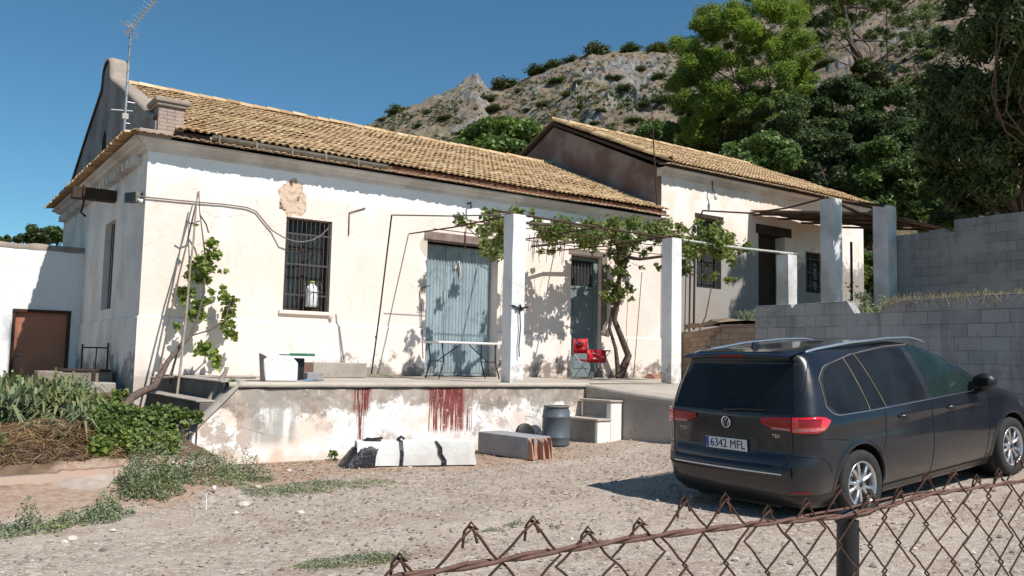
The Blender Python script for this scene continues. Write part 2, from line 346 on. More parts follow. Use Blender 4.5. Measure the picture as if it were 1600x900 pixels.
MAT = dict(
 facade=m_facade(), side=m_limewash('limewash_side', (.80, .735, .67), (.66, .60, .54), 1.05, (.15, .145, .14)),
 yard_wall=m_limewash('white_yard_wall', (.80, .79, .78), (.78, .75, .71), None, (.5, .46, .42)), posts=m_limewash('post_render', (.80, .79, .78), (.70, .68, .66), 1.0, (.36, .32, .28), 4, .9), upposts=m_limewash('worn_grey_post', (.68, .67, .66), (.48, .465, .45), None, (.2, .19, .18), 3, .9),
 cornice=m_limewash('cornice_plaster', (.66, .62, .58), (.50, .45, .41), None, (.2, .17, .15)),
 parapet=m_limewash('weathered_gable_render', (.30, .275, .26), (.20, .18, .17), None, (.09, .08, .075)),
 coping=m_concrete('lichen_coping', (.36, .30, .25), (.24, .20, .165)),
 gable2=m_limewash('brown_gable_render', (.17, .115, .10), (.25, .205, .19), None, (.12, .08, .07)),
 facade2=m_limewash('limewash_second_house', (.84, .79, .74), (.81, .66, .55), 1.93, (.2, .185, .17)),
 tiles=m_tiles('clay_tiles', [(.34, .215, .11), (.51, .35, .195), (.59, .435, .255), (.45, .305, .17), (.68, .54, .355)]),
 tile_end=m_tiles('pale_tile_edge', [(.52, .36, .22), (.66, .54, .40), (.58, .42, .27)]),
 tfront=m_terrace_front(), slab=m_concrete('terrace_slab', (.50, .44, .37), (.36, .31, .26), 1.2),
 conc=m_concrete('rough_concrete', (.42, .375, .32), (.30, .26, .22)), dkconc=m_concrete('shade_dark_concrete', (.16, .14, .125), (.10, .09, .08)),  # dkconc: riser shade put into a darker concrete colour
 wconc=m_limewash('whitewashed_concrete', (.74, .73, .71), (.60, .57, .53), None, (.3, .27, .24)),
 gconc=m_concrete('grey_concrete', (.34, .335, .335), (.25, .245, .245)),
 blocks=m_blocks('grey_block_wall', z0=.08), blocks2=m_blocks('old_grey_block_wall', z0=0, a=(.31, .295, .285), b=(.23, .22, .21), smear=.8),
 rubble=m_blocks('brown_stone_courses', 1, .28, .11, (.38, .285, .21), (.27, .20, .15), 0, .3),
 brick=m_blocks('thin_red_brick', 0, .24, .06, (.42, .30, .24), (.34, .27, .23), 0, .85),
 wood=simple('grey_wood', (.25, .19, .14), (.13, .10, .075), 9), stick=simple('bare_stick', (.34, .28, .22), (.20, .155, .12), 12),
 dwood=simple('dark_beam', (.07, .045, .032), (.035, .025, .02), 8), bark=simple('vine_bark', (.17, .125, .095), (.07, .05, .04), 14, bump=.8, bd=.02),
 pbark=simple('pine_bark', (.22, .17, .135), (.12, .09, .07), 3, bump=.8, bd=.05),
 rust=simple('rusty_iron', (.10, .05, .035), (.05, .028, .02), 30, .85, .3, .2, .4, 120, .002),
 rwire=simple('rusty_tension_wire', (.19, .105, .08), (.10, .055, .042), 60, .8, .3, .2, .4, 200, .001),
 iron=simple('dark_iron', (.045, .042, .042), (.03, .025, .022), 20, .6, .4, .3),
 grill=simple('painted_window_bars', (.10, .095, .095), (.06, .05, .045), 20, .6, .4, .2),
 steel=simple('galvanised_steel', (.52, .53, .54), (.38, .38, .38), 20, .45, .5, .6),
 pipe=simple('pale_pipe', (.55, .54, .50), (.36, .33, .28), 15, .6),
 zinc=simple('old_gutter', (.25, .23, .19), (.16, .12, .09), 6, .6, .4, .1),
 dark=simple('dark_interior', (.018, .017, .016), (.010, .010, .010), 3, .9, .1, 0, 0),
 glass=None, cable=simple('grey_cable', (.20, .18, .165), (.14, .12, .11), 20, .6, bump=0), black=simple('black_plastic', (.016, .016, .018), (.010, .010, .011), 20, .45, .5),
 bdoor=simple('brown_metal_door', (.46, .19, .11), (.38, .145, .08), 2.5, .5, .4), 
 white=simple('white_plastic', (.78, .78, .77), (.68, .67, .65), 8, .5), sty=simple('white_foam', (.80, .80, .79), (.70, .69, .66), 30, .9, bump=.4, bsc=120),
 red=simple('red_canvas', (.55, .018, .03), (.42, .012, .02), 5, .5), redw=simple('light_marked_red', (.62, .42, .42), (.6, .25, .25), 18, .6),  # redw: pale red for the light marks painted on the chair
 green=simple('green_board', (.045, .21, .13), (.03, .14, .09), 8, .5), blue=simple('blue_cloth', (.15, .36, .58), (.10, .25, .42), 20, .8),
 barrel=simple('grey_blue_plastic', (.105, .13, .15), (.075, .09, .10), 5, .5, .4), 
 sheet=simple('black_tarp', (.012, .012, .014), (.022, .022, .024), 12, .42, .5, 0, .6, 25, .03),
 cbrick=simple('broken_brick', (.44, .25, .17), (.34, .18, .13), 14, .9),
 tyre=simple('tyre_rubber', (.028, .028, .029), (.045, .042, .040), 14, .85, .2), rim=simple('alloy_rim', (.62, .62, .64), (.50, .50, .52), 10, .28, .5, .85, 0),
 chrome=simple('chrome_trim', (.75, .75, .76), (.6, .6, .6), 10, .18, .5, 1.0, 0), rail=simple('satin_aluminium', (.72, .73, .75), (.6, .61, .63), 10, .25, .5, .9, 0),
 straw=simple('dry_straw', (.42, .29, .18), (.25, .15, .09), 20), 
)
G0 = 0
def m_gdoor():
    n = NT('blue_grey_corrugated_metal'); x, y, z = n.xyz()
    c = n.rmp(n.noise(1, 6, n.scale((6, 6, .8))), [(.3, (.24, .31, .345)), (.55, (.31, .385, .415)), (.75, (.40, .46, .48))])
    c = n.mix(n.mul(n.ss(n.noise(9, 7, rough=.8), .58, .68), .75), c, (.50, .50, .47))
    c = n.mix(n.mul(n.ss(n.noise(2.2, 7, rough=.75), .5, .62), .55), c, (.17, .21, .225)); c = n.mix(n.mul(n.ss(n.ma('ADD', z, n.mul(n.noise(5, 5), .4)), 1.5, 1.2), .4), c, (.28, .22, .17)); return n.out(c, .5, .4, .1)  # dark mottling: dirt, with shading put into the door colour
MAT['gdoor'] = m_gdoor()
MAT['door2'] = simple('pale_blue_door', (.19, .235, .24), (.15, .19, .195), 3, .5, .4)
def m_paint():
    n = NT('black_car_paint'); dust = n.noise(2.2, 5)
    c = n.mix(n.mul(n.ss(dust, .35, .8), .35), (.008, .0095, .015), (.034, .034, .038)); x_, y_, z_ = n.xyz(); c = n.mix(n.mul(n.ss(n.ma('ADD', z_, n.mul(dust, .25)), .72, .32), .42), c, (.13, .105, .085)); n.out(c, n.rmp(dust, [(.3, .22), (.8, .42)]), .3)
    n.b.inputs['Coat Weight'].default_value = .55; n.b.inputs['Coat Roughness'].default_value = .06; return n.m
MAT['paint'] = m_paint()
def m_bumper():
    n = NT('dusty_black_bumper'); return n.out(n.rmp(n.noise(5, 5), [(.3, (.012, .012, .014)), (.8, (.03, .028, .026))]), .35, .5)
MAT['bumper'] = m_bumper()
def m_glass(name, tint, r=.05, alpha=.92):
    n = NT(name); n.out(tint, r, .5); n.b.inputs['Transmission Weight'].default_value = alpha; n.b.inputs['IOR'].default_value = 1.4
    return n.m
def m_dglass(name, col):
    n = NT(name); n.out(n.rmp(n.noise(3, 4), [(.3, col), (.8, tuple(c*1.8+.004 for c in col))]), .10, .14); return n.m
MAT['glass'] = m_dglass('dark_tinted_glass', (.010, .011, .013)); MAT['fglass'] = m_dglass('greenish_front_glass', (.010, .020, .018))
MAT['wglass'] = m_dglass('dusty_window_glass', (.03, .035, .035))
def m_lamp():
    n = NT('red_lamp_lens'); n.out(n.rmp(n.noise(30, 3), [(.3, (.80, .012, .018)), (.8, (.60, .006, .012))]), .12, .6); n.b.inputs['Coat Weight'].default_value = 1; return n.m
MAT['lamp'] = m_lamp(); MAT['lampdk'] = simple('smoked_lens', (.34, .006, .010), (.22, .004, .008), 12, .15, .6, bump=0); MAT['lampw'] = simple('pinkish_clear_lens', (.55, .22, .22), (.45, .12, .12), 40, .2, .6, bump=0)
MAT['plate'] = simple('number_plate', (.62, .64, .68), (.58, .60, .64), 4, .4, bump=0); MAT['ink'] = simple('black_ink', (.01, .01, .012), None, 4, .5, bump=0); MAT['eublue'] = simple('plate_blue', (.02, .08, .35), None, 4, .4, bump=0)
G = dict(
 vine=leafmat('vine_leaves', [(.13, .175, .06), (.19, .245, .08), (.25, .30, .11), (.14, .19, .065), (.30, .28, .12)], .45),
 bright=leafmat('bright_garden_leaves', [(.10, .155, .04), (.15, .215, .055), (.21, .28, .08), (.08, .12, .035), (.17, .19, .06)], .35),
 climb=leafmat('climber_leaves', [(.14, .21, .05), (.20, .28, .07), (.27, .35, .10), (.16, .23, .06)], .45),
 iris=leafmat('iris_blades', [(.10, .145, .07), (.14, .19, .10), (.19, .235, .14), (.24, .23, .13), (.12, .16, .08)], .2, nsc=2),
 weed=leafmat('grey_green_weed', [(.19, .24, .16), (.26, .31, .21), (.15, .19, .11), (.32, .33, .23)], .25, nsc=2),
 dry=leafmat('dry_grass', [(.27, .235, .17), (.20, .165, .11), (.33, .29, .22), (.15, .16, .09)], .2, nsc=2),
 pine=leafmat('pine_needles', [(.16, .235, .05), (.235, .33, .07), (.30, .40, .095), (.20, .285, .06)], .4, .55, .35),
 pine2=leafmat('dull_pine_needles', [(.14, .19, .085), (.19, .25, .10), (.24, .30, .12)], .4, .55, .3),  # greyer, slightly darker green than the other pine
 dark=leafmat('evergreen_oak_leaves', [(.055, .085, .036), (.08, .115, .045), (.115, .155, .066), (.065, .095, .038)], .35, .5, .3),
 mid=leafmat('bushy_leaves', [(.07, .105, .035), (.10, .15, .05), (.14, .195, .07), (.08, .12, .04)], .35, .5, .3),
 fig=leafmat('fig_leaves', [(.10, .17, .05), (.14, .22, .07), (.18, .26, .09), (.11, .18, .055)], .3, .55, .4),
 big=leafmat('glossy_long_leaves', [(.04, .065, .026), (.075, .11, .045), (.15, .195, .085), (.055, .085, .034)], .32, .38, .5, .4),
 straw=leafmat('brown_stalks', [(.24, .145, .09), (.32, .21, .13), (.17, .10, .065), (.40, .30, .20)], .1, nsc=2),
 scrub=leafmat('hillside_scrub', [(.07, .09, .035), (.10, .125, .045), (.15, .17, .07), (.08, .10, .04)], .15, .7, .3),
)
# ---------------------------------------------------------------- ground
def softp(v, k=.5): return math.log1p(math.exp(v/k))*k if v/k < 20 else v
def gz(x, y):
    r = .0876*(softp(min(x, 9)-4.3)) + .008*(min(y, 0)+9.8)*(1 if y > -13 else .5)
    if x < .3:
        L = sst(x, .15, -.25)
        zl = np.interp(y, [-8, -6.4, -5.15, -5.0, -3.6, -1.2, 0, 20], [0, .0, .17, .30, .42, .66, .74, .8])
        r = r*(1-L) + float(zl)*L
    return r
def gzz(x, y): 
    a = 0 if (x > .1 and y > -3.9) else 1
    return gz(x, y) + a*(.018*fbm(x*1.7, y*1.7, 0, 4) + .006*fbm(x*9, y*9, 3, 2) + (.035*fbm(x*2.5, y*2.5, 9, 3) if (x < 0 and y > -5) else 0))
xs = np.concatenate([np.array([-600, -300, -120, -60, -30, -18, -12, -8]), np.arange(-6, 9.6, .085), np.array([10, 11, 13, 16, 20, 30, 60, 120, 300, 600])])
ys = np.concatenate([np.array([-600, -200, -80, -40, -25, -18, -15]), np.arange(-13.9, -2.4, .085), np.arange(-2.2, 6, .4), np.array([7, 9, 14, 25, 50, 120, 300, 600])])
V = np.array([[(x, y, gzz(x, y) if abs(x) < 14 and abs(y) < 16 else gz(max(-14, min(14, x)), max(-16, min(12, y)))) for y in ys] for x in xs])
mb = MB(); mb.grid(V); g = mb.build('ground', m_ground(), fix=False); tag(g, kind='structure')

# raised ground behind the block wall
ut = MB(); xs2 = np.concatenate([np.arange(9.95, 16, .4), np.array([18, 22, 28])]); ys2 = np.arange(-13, .01, .4)
def uedge(y): return float(np.interp(y, [-3.3, -1.0, 0], [9.9, 11.7, 12.2]))
UT = np.array([[(max(x, uedge(y)), y, 2.22 + .06*fbm(x, y, 5, 3) + .09*sst(x, 9.9, 10.6)) for y in ys2] for x in xs2])
ut.grid(UT); o = ut.build('upper_ground', simple('dry_soil', (.32, .25, .17), (.20, .15, .10), 5, .95), fix=False); tag(o, kind='structure')

# ---------------------------------------------------------------- hill
RX = [-700, -200, 0, 200, 400, 500, 545, 600, 630, 700, 728, 745, 765, 790, 830, 870, 930, 1000, 1060, 1150, 1300, 1500, 1700, 2100, 2600]
RY = [520, 500, 480, 430, 300, 232, 205, 178, 165, 140, 126, 118, 138, 133, 119, 103, 88, 84, 80, 40, -20, -70, -90, -80, 0]
def ridge(px): return float(np.interp(px, RX, RY))
def hill_z(px, d):
    D = 105 - 12*sst(px, 700, 1300); d0 = 34 - 8*sst(px, 1150, 1400)
    hy = 545 + .0214*(px+152)
    zr = 1.4 + (hy - ridge(px))*D/FPX; z0 = 2.2
    t = (d-d0)/(D-d0)
    if t <= 0: return z0 + t*2
    if t <= 1:
        p = .92 + .25*math.sin(px*.011)*.3
        return z0 + (zr-z0)*t**p
    return zr - (d-D)*.35
def hill_xy(px, d):
    s = (px-800)/FPX; r = M3 @ np.array([s, -.083, -1.0]); return CAM[0]+r[0]*d, CAM[1]+r[1]*d
pxs = np.concatenate([np.arange(-700, 380, 40), np.arange(380, 1560, 5.0), np.arange(1560, 2600, 40)]); ds = np.concatenate([np.arange(24, 60, 1.0), np.arange(60, 110, .7), np.arange(112, 220, 8)])
HP = np.zeros((len(pxs), len(ds), 3))
for i, px in enumerate(pxs):
    for j, d in enumerate(ds):
        z = hill_z(px, d); pe = px; tgt = 545 + .0214*(px+152) - (z-1.4)*FPX/d
        for _ in range(3):
            x, y = hill_xy(pe, d); u_, v_, _d = proj((x, y, z)); pe += px-u_; z += (v_-tgt)*d/FPX*.9
        t = sst(d, 36, 60)*(1 if d < 107 else .5)
        crag = sst(abs(px-745), 46, 10)*sst(d, 84, 97) + sst(abs(px-960), 110, 40)*sst(d, 58, 70)*sst(d, 94, 84) + .5*sst(abs(px-640), 60, 20)*sst(d, 50, 60)*sst(d, 76, 68)
        r = 1-abs(mn.fractal(Vector((x*.19, y*.19, z*.12)), .8, 2.1, 6))
        n1 = mn.fractal(Vector((x*.07, y*.07, 1.3)), 1, 2, 5)
        n2 = mn.fractal(Vector((x*.9, y*.9, z*.6)), .7, 2.1, 4)
        up = t*(1.0*n1 + .30*n2 + (.35+1.6*crag)*(r-.75)*1.5)
        HP[i, j] = (x, y, z+up)
mb = MB(); mb.grid(HP[:, ::-1], smooth=False); hill = mb.build('hill', m_hill(), fix=False); tag(hill, kind='structure')
def hillhit(px, py):
    hy = 545 + .0214*(px+152)
    for d in np.arange(34, 108, .5):
        if hill_z(px, d) >= 1.4 + (hy-py)*d/FPX: break
    p = atd(px, py, d); return p, d

# ---------------------------------------------------------------- clay tile roofs
def tile_slope(x0, x1, ye, ze, yr, zr, name, parent, mat, pitch=.128, row=.22, skip=None, lift=0, flat=.8):
    """half-round cover tiles over channel tiles; eave line (ye,ze) up to ridge (yr,zr)"""
    L = math.hypot(yr-ye, zr-ze); uy, uz = (yr-ye)/L, (zr-ze)/L; ny, nz = -uz*(1 if uy > 0 else -1), abs(uy)
    V, F = [], []; n = 0; nx = int((x1-x0)/pitch); nr = int(math.ceil(L/row))
    S = 6
    for i in range(nx+1):
        for k in range(2):                       # 0 cover, 1 channel
            xc = x0 + (i + .5*k)*pitch
            if xc > x1: continue
            for j in range(nr):
                if skip and skip(xc, j): continue
                jx = random.uniform(-.012, .012); s0 = j*row - random.uniform(0, .03) + lift; s1 = min((j+1)*row + .05, L)
                h0 = .026 + random.uniform(-.005, .010); h1 = .006
                r0, r1 = .054, .043; sag = .03*mn.noise(Vector((xc*.35, j*.3, 2)))
                if k: h0, h1 = .020, .004; r0, r1 = .043, .054
                vs = []
                for (s, r, h) in ((s0, r0, h0), (s1, r1, h1)):
                    for a in range(S+1):
                        th = math.pi*a/S; xx = math.cos(th)*r; hh = math.sin(th)*r*flat
                        if k: hh = .038-hh
                        hh += h + sag; vs.append((xc+xx+jx, ye+uy*s+ny*hh, ze+uz*s+nz*hh))
                V += vs; F += [(n+a, n+a+1, n+S+1+a+1, n+S+1+a) for a in range(S)]; n += 2*(S+1)
                # thickness of the lower lip
                if not k:
                    lip = [(v[0], v[1]-ny*.010, v[2]-nz*.010) for v in vs[:S+1]]
                    V += vs[:S+1] + lip; F += [(n+a, n+a+1, n+S+1+a+1, n+S+1+a) for a in range(S)]; n += 2*(S+1)
    return fastmesh(name, V, F, mat, parent)
def roof_deck(mb, x0, x1, ye, ze, yr, zr, th=.10, drop=.02):
    mb.add([(x, y, z-drop-q) for q in (0, th) for x in (x0, x1) for y, z in ((ye, ze), (yr, zr))],
           [(0, 1, 3, 2), (4, 6, 7, 5), (0, 4, 5, 1), (2, 3, 7, 6), (0, 2, 6, 4), (1, 5, 7, 3)])
def ridge_tiles(mb, pts, r=.085, step=.30):
    p0, p1 = Vector(pts[0]), Vector(pts[1]); n = int((p1-p0).length/step); d = (p1-p0).normalized(); sd = d.cross(Vector((0, 0, 1))).normalized(); up = sd.cross(d)
    for i in range(n):
        a = p0 + d*(i*step-.03); b = p0 + d*((i+1)*step+.02); j = random.uniform(-.01, .015); P = []
        for q, rr in ((a, r*1.08), (b, r*.92)): P.append([q + sd*math.cos(t)*rr + up*(math.sin(t)*rr+j) for t in np.linspace(0, math.pi, 7)])
        mb.grid(P)

# ================================================================ FIRST HOUSE
H1 = thing('farmhouse', 'long low whitewashed farmhouse with clay tile roof and curved grey gable', 'house', (0, 0, 0))
holes1 = [(2.33, 3.19, 2.18, 3.82), (5.17, 6.84, 1.0, 3.82), (8.77, 9.64, 1.0, 3.72)]
mb = MB(); wall_open(mb, .003, 11.5, .3, 4.80, holes1, lambda a, z: (a, 0, z), lambda a, z: (a, .5, z)); mb.build('front_wall', MAT['facade'], H1, fix=False)
mb = MB(); wall_open(mb, .003, 8.8, .3, 4.80, [(2.32, 3.28, 2.17, 3.80)], lambda a, z: (0, a, z), lambda a, z: (.5, a, z)); mb.build('side_wall', MAT['side'], H1, fix=False)
mb = MB(); mb.box(0.51, 11.49, 8.3, 8.79, .3, 4.8); mb.build('back_wall', MAT['side'], H1)
mb = MB()
for a, b in ((0, 5.17), (6.84, 8.77), (9.64, 11.5)):                    # low plinth, a finger proud of the wall
    mb.add([(a-(.03 if a == 0 else 0), -.035, .3), (b, -.035, .3), (b, -.035, 1.95), (a-(.03 if a == 0 else 0), -.035, 1.95), (a, .003, 1.98), (b, .003, 1.98)], [(0, 1, 2, 3), (3, 2, 5, 4)])
    for q in (a, b): mb.add([(q, -.035, .3), (q, .01, .3), (q, .003, 1.98), (q, -.035, 1.95)], [(0, 1, 2, 3)])
mb.build('front_plinth', MAT['facade'], H1)
mb = MB(); mb.add([(-.035, -.035, .3), (-.035, 8.8, .3), (-.035, 8.8, 1.95), (-.035, -.035, 1.95), (.003, 8.8, 1.98), (.003, 0, 1.98)], [(0, 1, 2, 3), (3, 2, 4, 5)]); mb.build('side_plinth', MAT['side'], H1)
# dark room behind the openings
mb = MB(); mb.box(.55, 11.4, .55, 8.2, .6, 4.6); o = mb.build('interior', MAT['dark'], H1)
# cornice
mb = MB()
cs = [(0, 4.62), (-.05, 4.64), (-.06, 4.68), (-.13, 4.71), (-.15, 4.74), (-.22, 4.77), (-.22, 4.80), (.1, 4.80), (.1, 4.62)]
mb.prism(cs, lambda a, z: (a, a, z), lambda a, z: (11.45, a, z)); mb.build('cornice', MAT['cornice'], H1)
mb = MB(); mb.prism(cs, lambda a, z: (a*1.15, a, z), lambda a, z: (a*1.15, 8.8-a, z)); s_c = mb.build('cornice', MAT['cornice'], H1)
for k in range(24): mb = MB(); mb.box(-.15, -.001, .45+k*.345, .45+k*.345+.15, 4.47, 4.60); mb.build('corbel', MAT['cornice'], H1)
# lower tile course on the cornice (front and side)
tile_slope(-.25, 11.45, -.31, 4.81, .02, 4.88, 'cornice_tiles', H1, MAT['tile_end'], pitch=.125, row=.5, flat=.55)
tl = tile_slope(0, 9.0, -.38, 4.81, .02, 4.88, 'cornice_tiles', H1, MAT['tiles'], pitch=.125, row=.5)
tl.data.transform(Matrix(((0, 1, 0, 0), (-1, 0, 0, 8.95), (0, 0, 1, 0), (0, 0, 0, 1))))
mb = MB(); mb.box(-.2, .3, -.22, .1, 4.80, 4.93); mb.build('eave_mortar', MAT['coping'], H1, bevel=.03)
# main roof
EV = (-.20, 4.985); RG = (4.3, 6.86)
mb = MB(); roof_deck(mb, .36, 11.5, EV[0]+.05, EV[1], *RG); roof_deck(mb, .5, 11.5, 8.9, 4.97, *RG); mb.build('roof_deck', MAT['dwood'], H1)
tile_slope(.42, 11.55, EV[0], EV[1], RG[0], RG[1], 'roof_tiles', H1, MAT['tiles'])
mb = MB(); ridge_tiles(mb, ((.36, 4.3, 6.9), (11.5, 4.3, 6.88))); mb.build('ridge_tiles', MAT['tiles'], H1)
b2 = MB(); b2.add([(.5, 4.3, 6.9), (11.5, 4.3, 6.9), (11.5, 9.0, 4.99), (.5, 9.0, 4.99)], [(0, 1, 2, 3)]); b2.build('rear_roof_slope', MAT['tiles'], H1)
# gutter: old zinc half pipe, only along the left part
mb = MB(); P = []
for x in (.9, 4.1):
    P.append([(x, -.27+math.cos(t)*.075, 4.965+math.sin(t)*.075 - .005*x) for t in np.linspace(math.pi, 2*math.pi, 9)])
mb.grid(P); P2 = [[(p[0], p[1]*1.0+.0, p[2]-.004) for p in r] for r in P]; mb.grid(P2)
for x in np.arange(1.0, 4.1, .62): mb.box(x, x+.03, -.355, -.19, 4.86, 4.975)
mb.build('gutter', MAT['zinc'], H1)
# dark brown board in the eave gap, the shadow strip put into its colour
mb = MB(); mb.box(4.1, 11.5, -.17, -.14, 4.87, 4.985); mb.build('eave_shade_board', simple('brown_shade_board', (.17, .075, .045), (.11, .05, .03), 6), H1)
mb = MB(); mb.box(.6, 4.1, -.13, -.1, 4.87, 4.985); mb.build('eave_shade_board', MAT['dwood'], H1)
# curved gable parapet
def gab(y): # height of parapet as function of |y - 4.4|
    u = abs(y-4.5)
    if u < .44: return 7.08 + .30*math.sqrt(max(0, 1-(u/.44)**2))
    return float(np.interp(u, [.44, .50, 1.1, 1.9, 3.0, 3.9, 4.5], [7.0, 6.86, 6.62, 6.30, 5.82, 5.42, 5.18]))
YY = np.unique(np.concatenate([np.linspace(-.05, 8.85, 60), [4.0, 4.055, 4.065, 4.935, 4.945, 5.0], np.linspace(4.06, 4.94, 19)]))
poly = [(y, gab(y)-.06) for y in YY]
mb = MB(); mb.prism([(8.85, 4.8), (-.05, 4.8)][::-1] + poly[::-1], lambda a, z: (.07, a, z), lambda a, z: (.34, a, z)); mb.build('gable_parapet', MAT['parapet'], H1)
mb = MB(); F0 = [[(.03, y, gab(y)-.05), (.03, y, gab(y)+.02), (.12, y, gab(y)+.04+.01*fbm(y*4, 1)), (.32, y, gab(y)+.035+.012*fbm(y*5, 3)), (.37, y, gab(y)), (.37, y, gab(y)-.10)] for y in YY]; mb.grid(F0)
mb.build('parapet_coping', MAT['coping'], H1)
# square brick end pier with capstone
mb = MB(); mb.box(.10, .50, -.10, .42, 4.9, 5.36); mb.build('end_pier', MAT['brick'], H1, bevel=.01)
mb = MB(); mb.box(.03, .58, -.17, .48, 5.42, 5.50); mb.box(.06, .54, -.14, .45, 5.362, 5.418); mb.build('pier_cap', MAT['coping'], H1, bevel=.02)
# gable vent
mb = MB(); mb.prism([(4.62, 5.3), (4.62, 5.75), (4.42, 5.9), (4.22, 5.75), (4.22, 5.3)], lambda a, z: (.066, a, z), lambda a, z: (.069, a, z)); mb.build('gable_vent', MAT['dark'], H1)

def grille(name, parent, x0, x1, z0, z1, y, nb=9, rails=3, mat='grill', r=.009, belly=0, off=0):
    mb = MB()
    for k in range(nb):
        x = x0 + (x1-x0)*(k+.5)/nb; mb.tube([(x, y, z0), (x, y, z1)], r, 6)
    for k in range(rails):
        z = z0 + (z1-z0)*(k+.5)/rails; mb.box(x0, x1, y-.004, y+.012, z-.014, z+.014)
    mb.box(x0-.01, x0+.02, y-.01, y+.02, z0, z1); mb.box(x1-.02, x1+.01, y-.01, y+.02, z0, z1)
    return mb.build(name, MAT[mat], parent)
def window(parent, x0, x1, z0, z1, frame='dwood', belly=False):
    mb = MB(); yb = .2; t = .06
    mb.box(x0, x1, yb, yb+.05, z0, z0+t); mb.box(x0, x1, yb, yb+.05, z1-t, z1); mb.box(x0, x0+t, yb, yb+.05, z0+t, z1-t); mb.box(x1-t, x1, yb, yb+.05, z0+t, z1-t)
    xm = (x0+x1)/2; mb.box(xm-.035, xm+.035, yb-.003, yb+.05, z0+t, z1-t)
    for zz in (z0+(z1-z0)*.36, z0+(z1-z0)*.68): mb.box(x0+t, xm-.036, yb+.01, yb+.04, zz-.015, zz+.015); mb.box(xm+.036, x1-t, yb+.01, yb+.04, zz-.015, zz+.015)
    fr = mb.build('window', MAT[frame], parent)
    g = MB(); g.box(x0+t, x1-t, yb+.02, yb+.026, z0+t, z1-t); g.build('pane', MAT['wglass'], fr)
    return fr
w1 = window(H1, 2.33, 3.19, 2.18, 3.82)
gr = grille('window_grille', H1, 2.34, 3.18, 2.19, 3.81, .035, 10, 3); gr['label'] = 'rusty barred grille with a bowed lower basket'
mb = MB()                                                            # bowed basket low in the grille
for k in range(5):
    x = 2.70 + k*.075; mb.tube([(x, .03, 2.24), (x, -.09, 2.27), (x, -.11, 2.45), (x, -.07, 2.66), (x, .03, 2.72)], .007, 6)
mb.tube([(2.66, .03, 2.52), (2.68, -.10, 2.52), (3.02, -.10, 2.52), (3.04, .03, 2.52)], .007, 6)
mb.build('grille_basket', MAT['grill'], gr)
mb = MB(); mb.box(2.26, 3.26, -.05, .1, 2.115, 2.18); mb.tube([(3.19, .0, 2.10), (3.24, -.06, 2.09)], .03, 8); mb.build('window_sill', MAT['facade'], H1, bevel=.01)
# side slit window: dark shutter deep in the wall
mb = MB(); mb.box(.22, .28, 2.32, 3.28, 2.17, 3.8); mb.build('side_window', MAT['dwood'], H1)
mb = MB()
for k in range(5): mb.tube([(.1, 2.45+k*.18, 2.17), (.1, 2.45+k*.18, 3.8)], .01, 6)
mb.build('side_grille', MAT['grill'], H1)
# big corrugated door
def corr(mb, x0, x1, z0, z1, y, p=.075, a=.014, vert=True):
    n = int((x1-x0)/p*8); X = np.linspace(x0, x1, n); mb.grid([[(x, y+a*math.sin(2*math.pi*(x-x0)/p), z) for z in (z0, z1)] for x in X])
    mb.grid([[(x, y+.02+a*math.sin(2*math.pi*(x-x0)/p), z) for z in (z0, z1)] for x in X])
D1 = MB(); D1.box(5.17, 6.84, .29, .33, 1.06, 3.66); D1.box(5.17, 5.21, .262, .30, 1.06, 3.66); D1.box(6.80, 6.84, .262, .30, 1.06, 3.66); D1.box(5.17, 6.84, .258, .289, 1.06, 1.11)
dr = D1.build('garage_door', MAT['gdoor'], H1); dr['label'] = 'tall blue grey corrugated double door'
for a, b in ((5.215, 5.735), (5.75, 6.795)):
    mb = MB(); corr(mb, a, b, 1.12, 3.64, .262); mb.build('door_leaf', MAT['gdoor'], dr)
mb = MB(); mb.tube([(5.95, .23, 3.2), (6.02, .22, 3.35), (6.08, .23, 3.1), (6.05, .24, 2.95)], [.02, .035, .03, .012], 6); mb.build('door_rag', MAT['pipe'], dr)
mb = MB(); mb.tube([(5.72, .24, 2.5), (5.72, .24, 2.75)], .012, 6); mb.build('handle', MAT['pipe'], dr)
mb = MB(); mb.box(5.10, 6.95, -.03, .32, 3.70, 3.86); mb.build('door_lintel', simple('weathered_lintel', (.30, .23, .20), (.17, .12, .10), 7), H1, bevel=.01)
mb = MB(); mb.tube([(6.0, -.04, 3.86), (6.05, -.04, 4.1), (6.75, -.35, 4.08), (7.2, -.4, 4.02)], .010, 6); mb.tube([(6.75, -.35, 4.08), (6.5, -.04, 3.86)], .008, 6); mb.tube([(6.0, -.045, 3.9), (6.0, -.05, 3.58)], .012, 6); mb.build('awning_bracket', MAT['rust'], H1)
# entrance door: metal leaf with barred fanlight
mb = MB(); mb.box(8.77, 8.84, .10, .18, 1.06, 3.70); mb.box(9.50, 9.64, .10, .18, 1.06, 3.70); mb.box(8.84, 9.5, .10, .18, 3.63, 3.70); mb.box(8.84, 9.5, .10, .18, 3.0, 3.06); mb.box(8.84, 9.50, .12, .17, 1.06, 2.998)
d2 = mb.build('entrance_door', MAT['door2'], H1); d2['label'] = 'narrow pale blue metal door with barred light above'
mb = MB()
for k in range(7): mb.tube([(8.89+k*.095, .13, 3.06), (8.89+k*.095, .13, 3.63)], .009, 6)
mb.build('fanlight_bars', MAT['grill'], d2)
mb = MB(); mb.box(8.84, 9.5, .172, .178, 3.06, 3.63); mb.build('fanlight_pane', MAT['wglass'], d2)
mb = MB(); mb.box(8.95, 9.4, .108, .119, 1.25, 1.95); mb.box(8.95, 9.4, .108, .119, 2.1, 2.85); mb.build('door_panel', MAT['door2'], d2, bevel=.006)
mb = MB(); mb.tube([(8.9, .12, 2.05), (8.9, .07, 2.05), (8.99, .07, 2.05)], .009, 6); mb.build('handle', MAT['steel'], d2)
